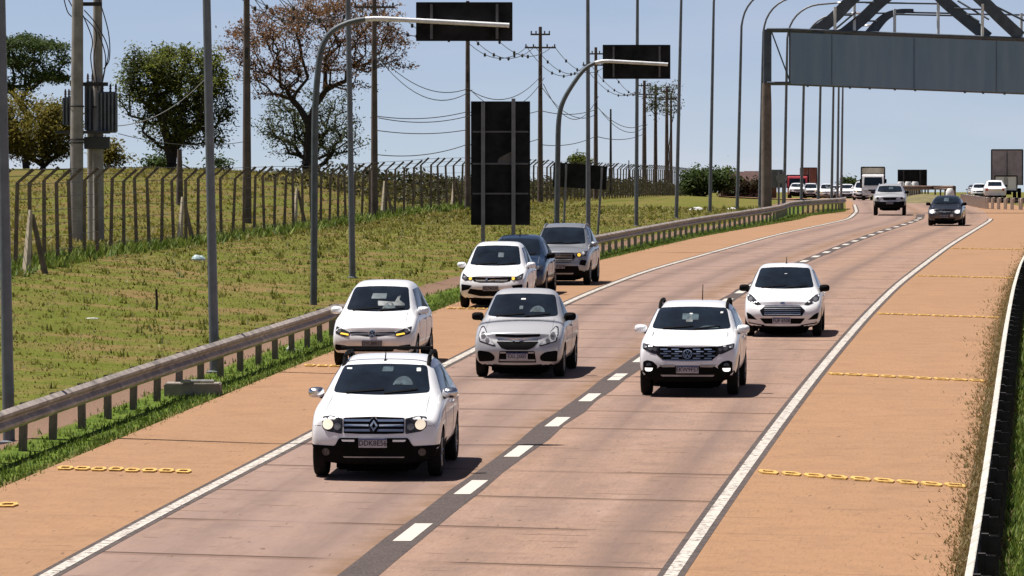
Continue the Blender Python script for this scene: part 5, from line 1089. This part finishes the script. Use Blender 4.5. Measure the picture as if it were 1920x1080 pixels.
b = onground(293, 118); m = MB(); m.tube([(0,0,-.1),(.01,0,.25),(-.005,0,.52)], [.035,.032,.028], 7); st = m.build('stake', BARK, None, True); st.location = b; tag(st, 'short dark wooden stake standing alone in the field', 'stake')
b = onground(350, 86); o = empty('drain_grate', b, 'concrete drain box with a steel bar behind the near guardrail', 'drain'); m = MB(); m.box((.1,.2,.08),(1.0,.7,.30)); m.build('concrete_box', mat('drain_concrete', (.24,.21,.18), .9, 0, .25), o, bevel=.02); m = MB(); m.tube([(-.1,-.2,.27),(.5,-.2,.27)], .03, 8); m.build('steel_bar', GALV, o, True)
# white barrels and mound between the carriageways
for i, (px, lab) in enumerate(((1689,'white plastic barrel left of the far sign posts'),(1703,'white plastic barrel between the far sign posts'),(1716,'white plastic barrel just left of the right far sign post'))):
    b = onground(px, 392); m = MB(); m.lathe([(0,0),(.26,0),(.28,.1),(.27,.3),(.29,.45),(.27,.6),(.28,.8),(.22,.92),(0,.92)], (0,0,0), 'z', 16); q = m.build('traffic_barrel', WHITEM, None, True); q.location = b+Vector((0,0,.55)); q.scale = (1.0,1.0,1.2); tag(q, lab, 'barrel', 'white barrels at the fork')
vs = []; fs = []
for j, dd in enumerate(np.linspace(345, 430, 12)):
    for i, px in enumerate(np.linspace(1672, 1792, 16)):
        x = at(px, dd); a = math.sin(math.pi*i/15)**.6*math.sin(math.pi*j/11)**.6; vs.append((x, dd, ground(x,dd) -.1 + .75*a))
for j in range(11):
    for i in range(15): fs.append((j*16+i, j*16+i+1, (j+1)*16+i+1, (j+1)*16+i))
me = bpy.data.meshes.new('grass_mound'); me.from_pydata(vs, [], fs); gm = mat('mound_grass', (.14,.115,.045), .95, 0, .5, 1.2); me.materials.append(gm); smooth_me(me, 80); tag(link(bpy.data.objects.new('grass_mound', me)), kind='structure')
p2 = [(at(px, dd), dd) for px, dd in ((1688,372),(1704,378),(1725,388),(1748,396),(1768,392),(1782,382),(1788,372))]
g2 = guardrail(p2, 1, 'curved rusty guardrail on the grass mound behind the black hatchback', mat('rust_rail', (.22,.14,.11), .7, .2, .3, 3), POSTM, 2.0, 0); g2.location.z += .55
b = onground(1781, 360); m = MB(); m.lathe([(0,0),(.30,0),(.30,.05),(.33,.3),(.30,.55),(.18,.75),(0,.78)], (0,0,0), 'z', 14); q = m.build('impact_drum', WHITEM, None, True); q.location = b+Vector((0,0,.35)); tag(q, 'white rounded drum at the rail end behind the black hatchback roof', 'barrel')
# ---------------------------------------------------------------- far traffic
def ctruck(name, px, d, lab, box_c, cab_c, bw, bh, blen, back=False, cab=True, yaw=None, low=1.0):
    b = onground(px, d); b.z += .1; o = empty(name, b, lab, 'truck', None, -math.atan(slope(min(d,700)) if yaw is None else yaw)); y0 = 1.9 if cab else 0
    m = MB(); m.box((0,y0+blen/2,low+(bh)/2),(bw,blen,bh)); bx = m.build('cargo_box', box_c, o, bevel=.03)
    for x in (-bw/2,bw/2): m = MB(); m.box((x,y0-.02,low+bh/2),(.09,.08,bh)); m.build('box_edge', BLACKP, bx)
    m = MB(); m.box((0,y0-.02,low+bh),(bw,.1,.10)); m.build('box_edge', BLACKP, bx)
    m = MB(); m.box((0,y0+blen/2,low-.2),(bw*.5,blen+.2,.25)); m.build('chassis', BLACKP, o)
    if not cab:
        m = MB(); m.box((0,-.03,low+bh*.5),(.03,.03,bh*.95)); m.build('door_seam', BLACKP, bx); m = MB(); m.box((0,-.05,.75),(bw*.9,.1,.14)); m.build('rear_bumper', BLACKP, o)
        for x in (-.12,.12): m = MB(); m.tube([(x,-.05,low+.1),(x,-.05,low+bh*.9)], .03, 6); m.build('door_bar', GALV, bx)
    ys = [.55, y0+blen*.7] if cab else [1.2, 2.4]
    for y in ys:
        for sx in (1,-1): m = MB(); m.lathe([(.2,-.14),(.46,-.14),(.5,-.08),(.5,.08),(.46,.14),(.2,.14)], (sx*bw*.40,y,.5), 'x', 20); m.build('wheel', TYRE, o, True)
    if cab:
        cw = bw*.46; prof = [(0,.45),(-.02,.9),(.02,1.15),(.28,2.05),(.42,2.15),(1.7,2.15),(1.75,.45)]; m = MB()
        m.sweep([[(x,y,z*low) for y,z in prof] for x in (-cw,-cw*.97,cw*.97,cw)]); cb = m.build('cab', cab_c, o, bevel=.05)
        q = lambda t: (.02+.26*t-.015, (1.15+.9*t)*low); m = MB(); a, c_ = q(.10), q(.86); m.add([(-cw*.86,a[0],a[1]),(cw*.86,a[0],a[1]),(cw*.80,c_[0],c_[1]),(-cw*.80,c_[0],c_[1])],[(0,1,2,3)]); m.build('windscreen', GLASS, cb)
        for sx in (1,-1):
            m = MB(); m.box((sx*(cw+.14),.35,1.6*low),(.16,.08,.34)); m.build('wing_mirror', BLACKP, o)
            m = MB(); m.box((sx*cw*.72,-.035,.80*low),(.32,.05,.18)); m.build('headlight', LAMPC, cb)
            m = MB(); m.box((sx*(cw+.006),.85,1.65*low),(.012,.8,.55)); m.build('side_window', GLASS, cb)
        m = MB(); m.box((0,-.035,.82*low),(cw*.9,.05,.12)); m.build('grille', BLACKP, cb); m = MB(); m.box((0,-.04,.52),(cw*2,.12,.22)); m.build('bumper', cab_c, o, bevel=.02)
    return o
WH = WHITE
ctruck('box_truck', 1637, 398, 'white cabbed box truck with beige cargo box behind the silver pickup', mat('beige_box', (.42,.36,.28), .7, 0, .2, 2), WH, 1.95, 1.75, 4.2, low=1.0)
ctruck('red_truck', 1495, 560, 'red fronted truck with pale stripes in the far queue behind the white pickup', mat('pale_red_box', (.50,.24,.25), .7, 0, .5, 3), paint('red_truck_paint', (.42,.05,.06)), 2.5, 1.5, 5.0, low=1.2)
ctruck('container_trailer', 1516, 640, 'rust red container standing above the far queue', mat('red_container', (.20,.085,.065), .8, 0, .35, 1), None, 2.2, 3.2, 8.0, cab=False, low=1.3)
ctruck('trailer', 1888, 400, 'grey box trailer seen from behind at the right frame edge', mat('grey_trailer', (.30,.275,.29), .6, .1, .25, 1.2), None, 2.6, 2.95, 10, cab=False, yaw=.095, low=1.25)
ctruck('box_truck', 1886, 394, 'small white truck between the grey trailer and the white pickup', WHITE, WHITE, 1.8, 1.2, 3.0, cab=False, yaw=.095, low=.8)
far = [('hatchback', sedan, WHITE, 'white car leading the far queue, right of the three lamp posts', 1587, 480), ('hatchback', fox, WHITE, 'white hatchback in the far queue left of the three lamp posts', 1549, 520),
       ('hatchback', argo, WHITE, 'white hatchback just left of the white box truck', 1617, 415), ('pickup', pickup, WHITE, 'white pickup at the left end of the far queue', 1494, 505), ('suv', creta, WHITE, 'white SUV in the far queue between the lamp posts under the container', 1519, 540)]
far += [('hatchback', sedan, WHITE, 'white car at the back of the far queue just right of the container', 1535, 590), ('suv', creta, WHITE, 'white SUV in the far queue directly left of the three lamp posts', 1566, 600), ('hatchback', fox, SILVERD, 'grey hatchback far behind at the left of the grey trailer', 1826, 560)]
for nm_, sp_, pm_, lab, px, d in far: veh(nm_, sp_, pm_, lab, 'car', px, d, yaw=.09)
o = veh('hatchback', dict(sedan, stickers=[]), WHITE, 'white car left of the grey trailer on the opposite carriageway', 'car', 1838, 470, yaw=.06)
o = veh('pickup', dict(pickup, tail=(4.85,1.12), clad=.5), WHITE, 'white pickup seen from behind in front of the grey trailer', 'pickup', 1867, 374, yaw=.06)
o.rotation_euler = (0,0,math.pi-.08)
C_ = o
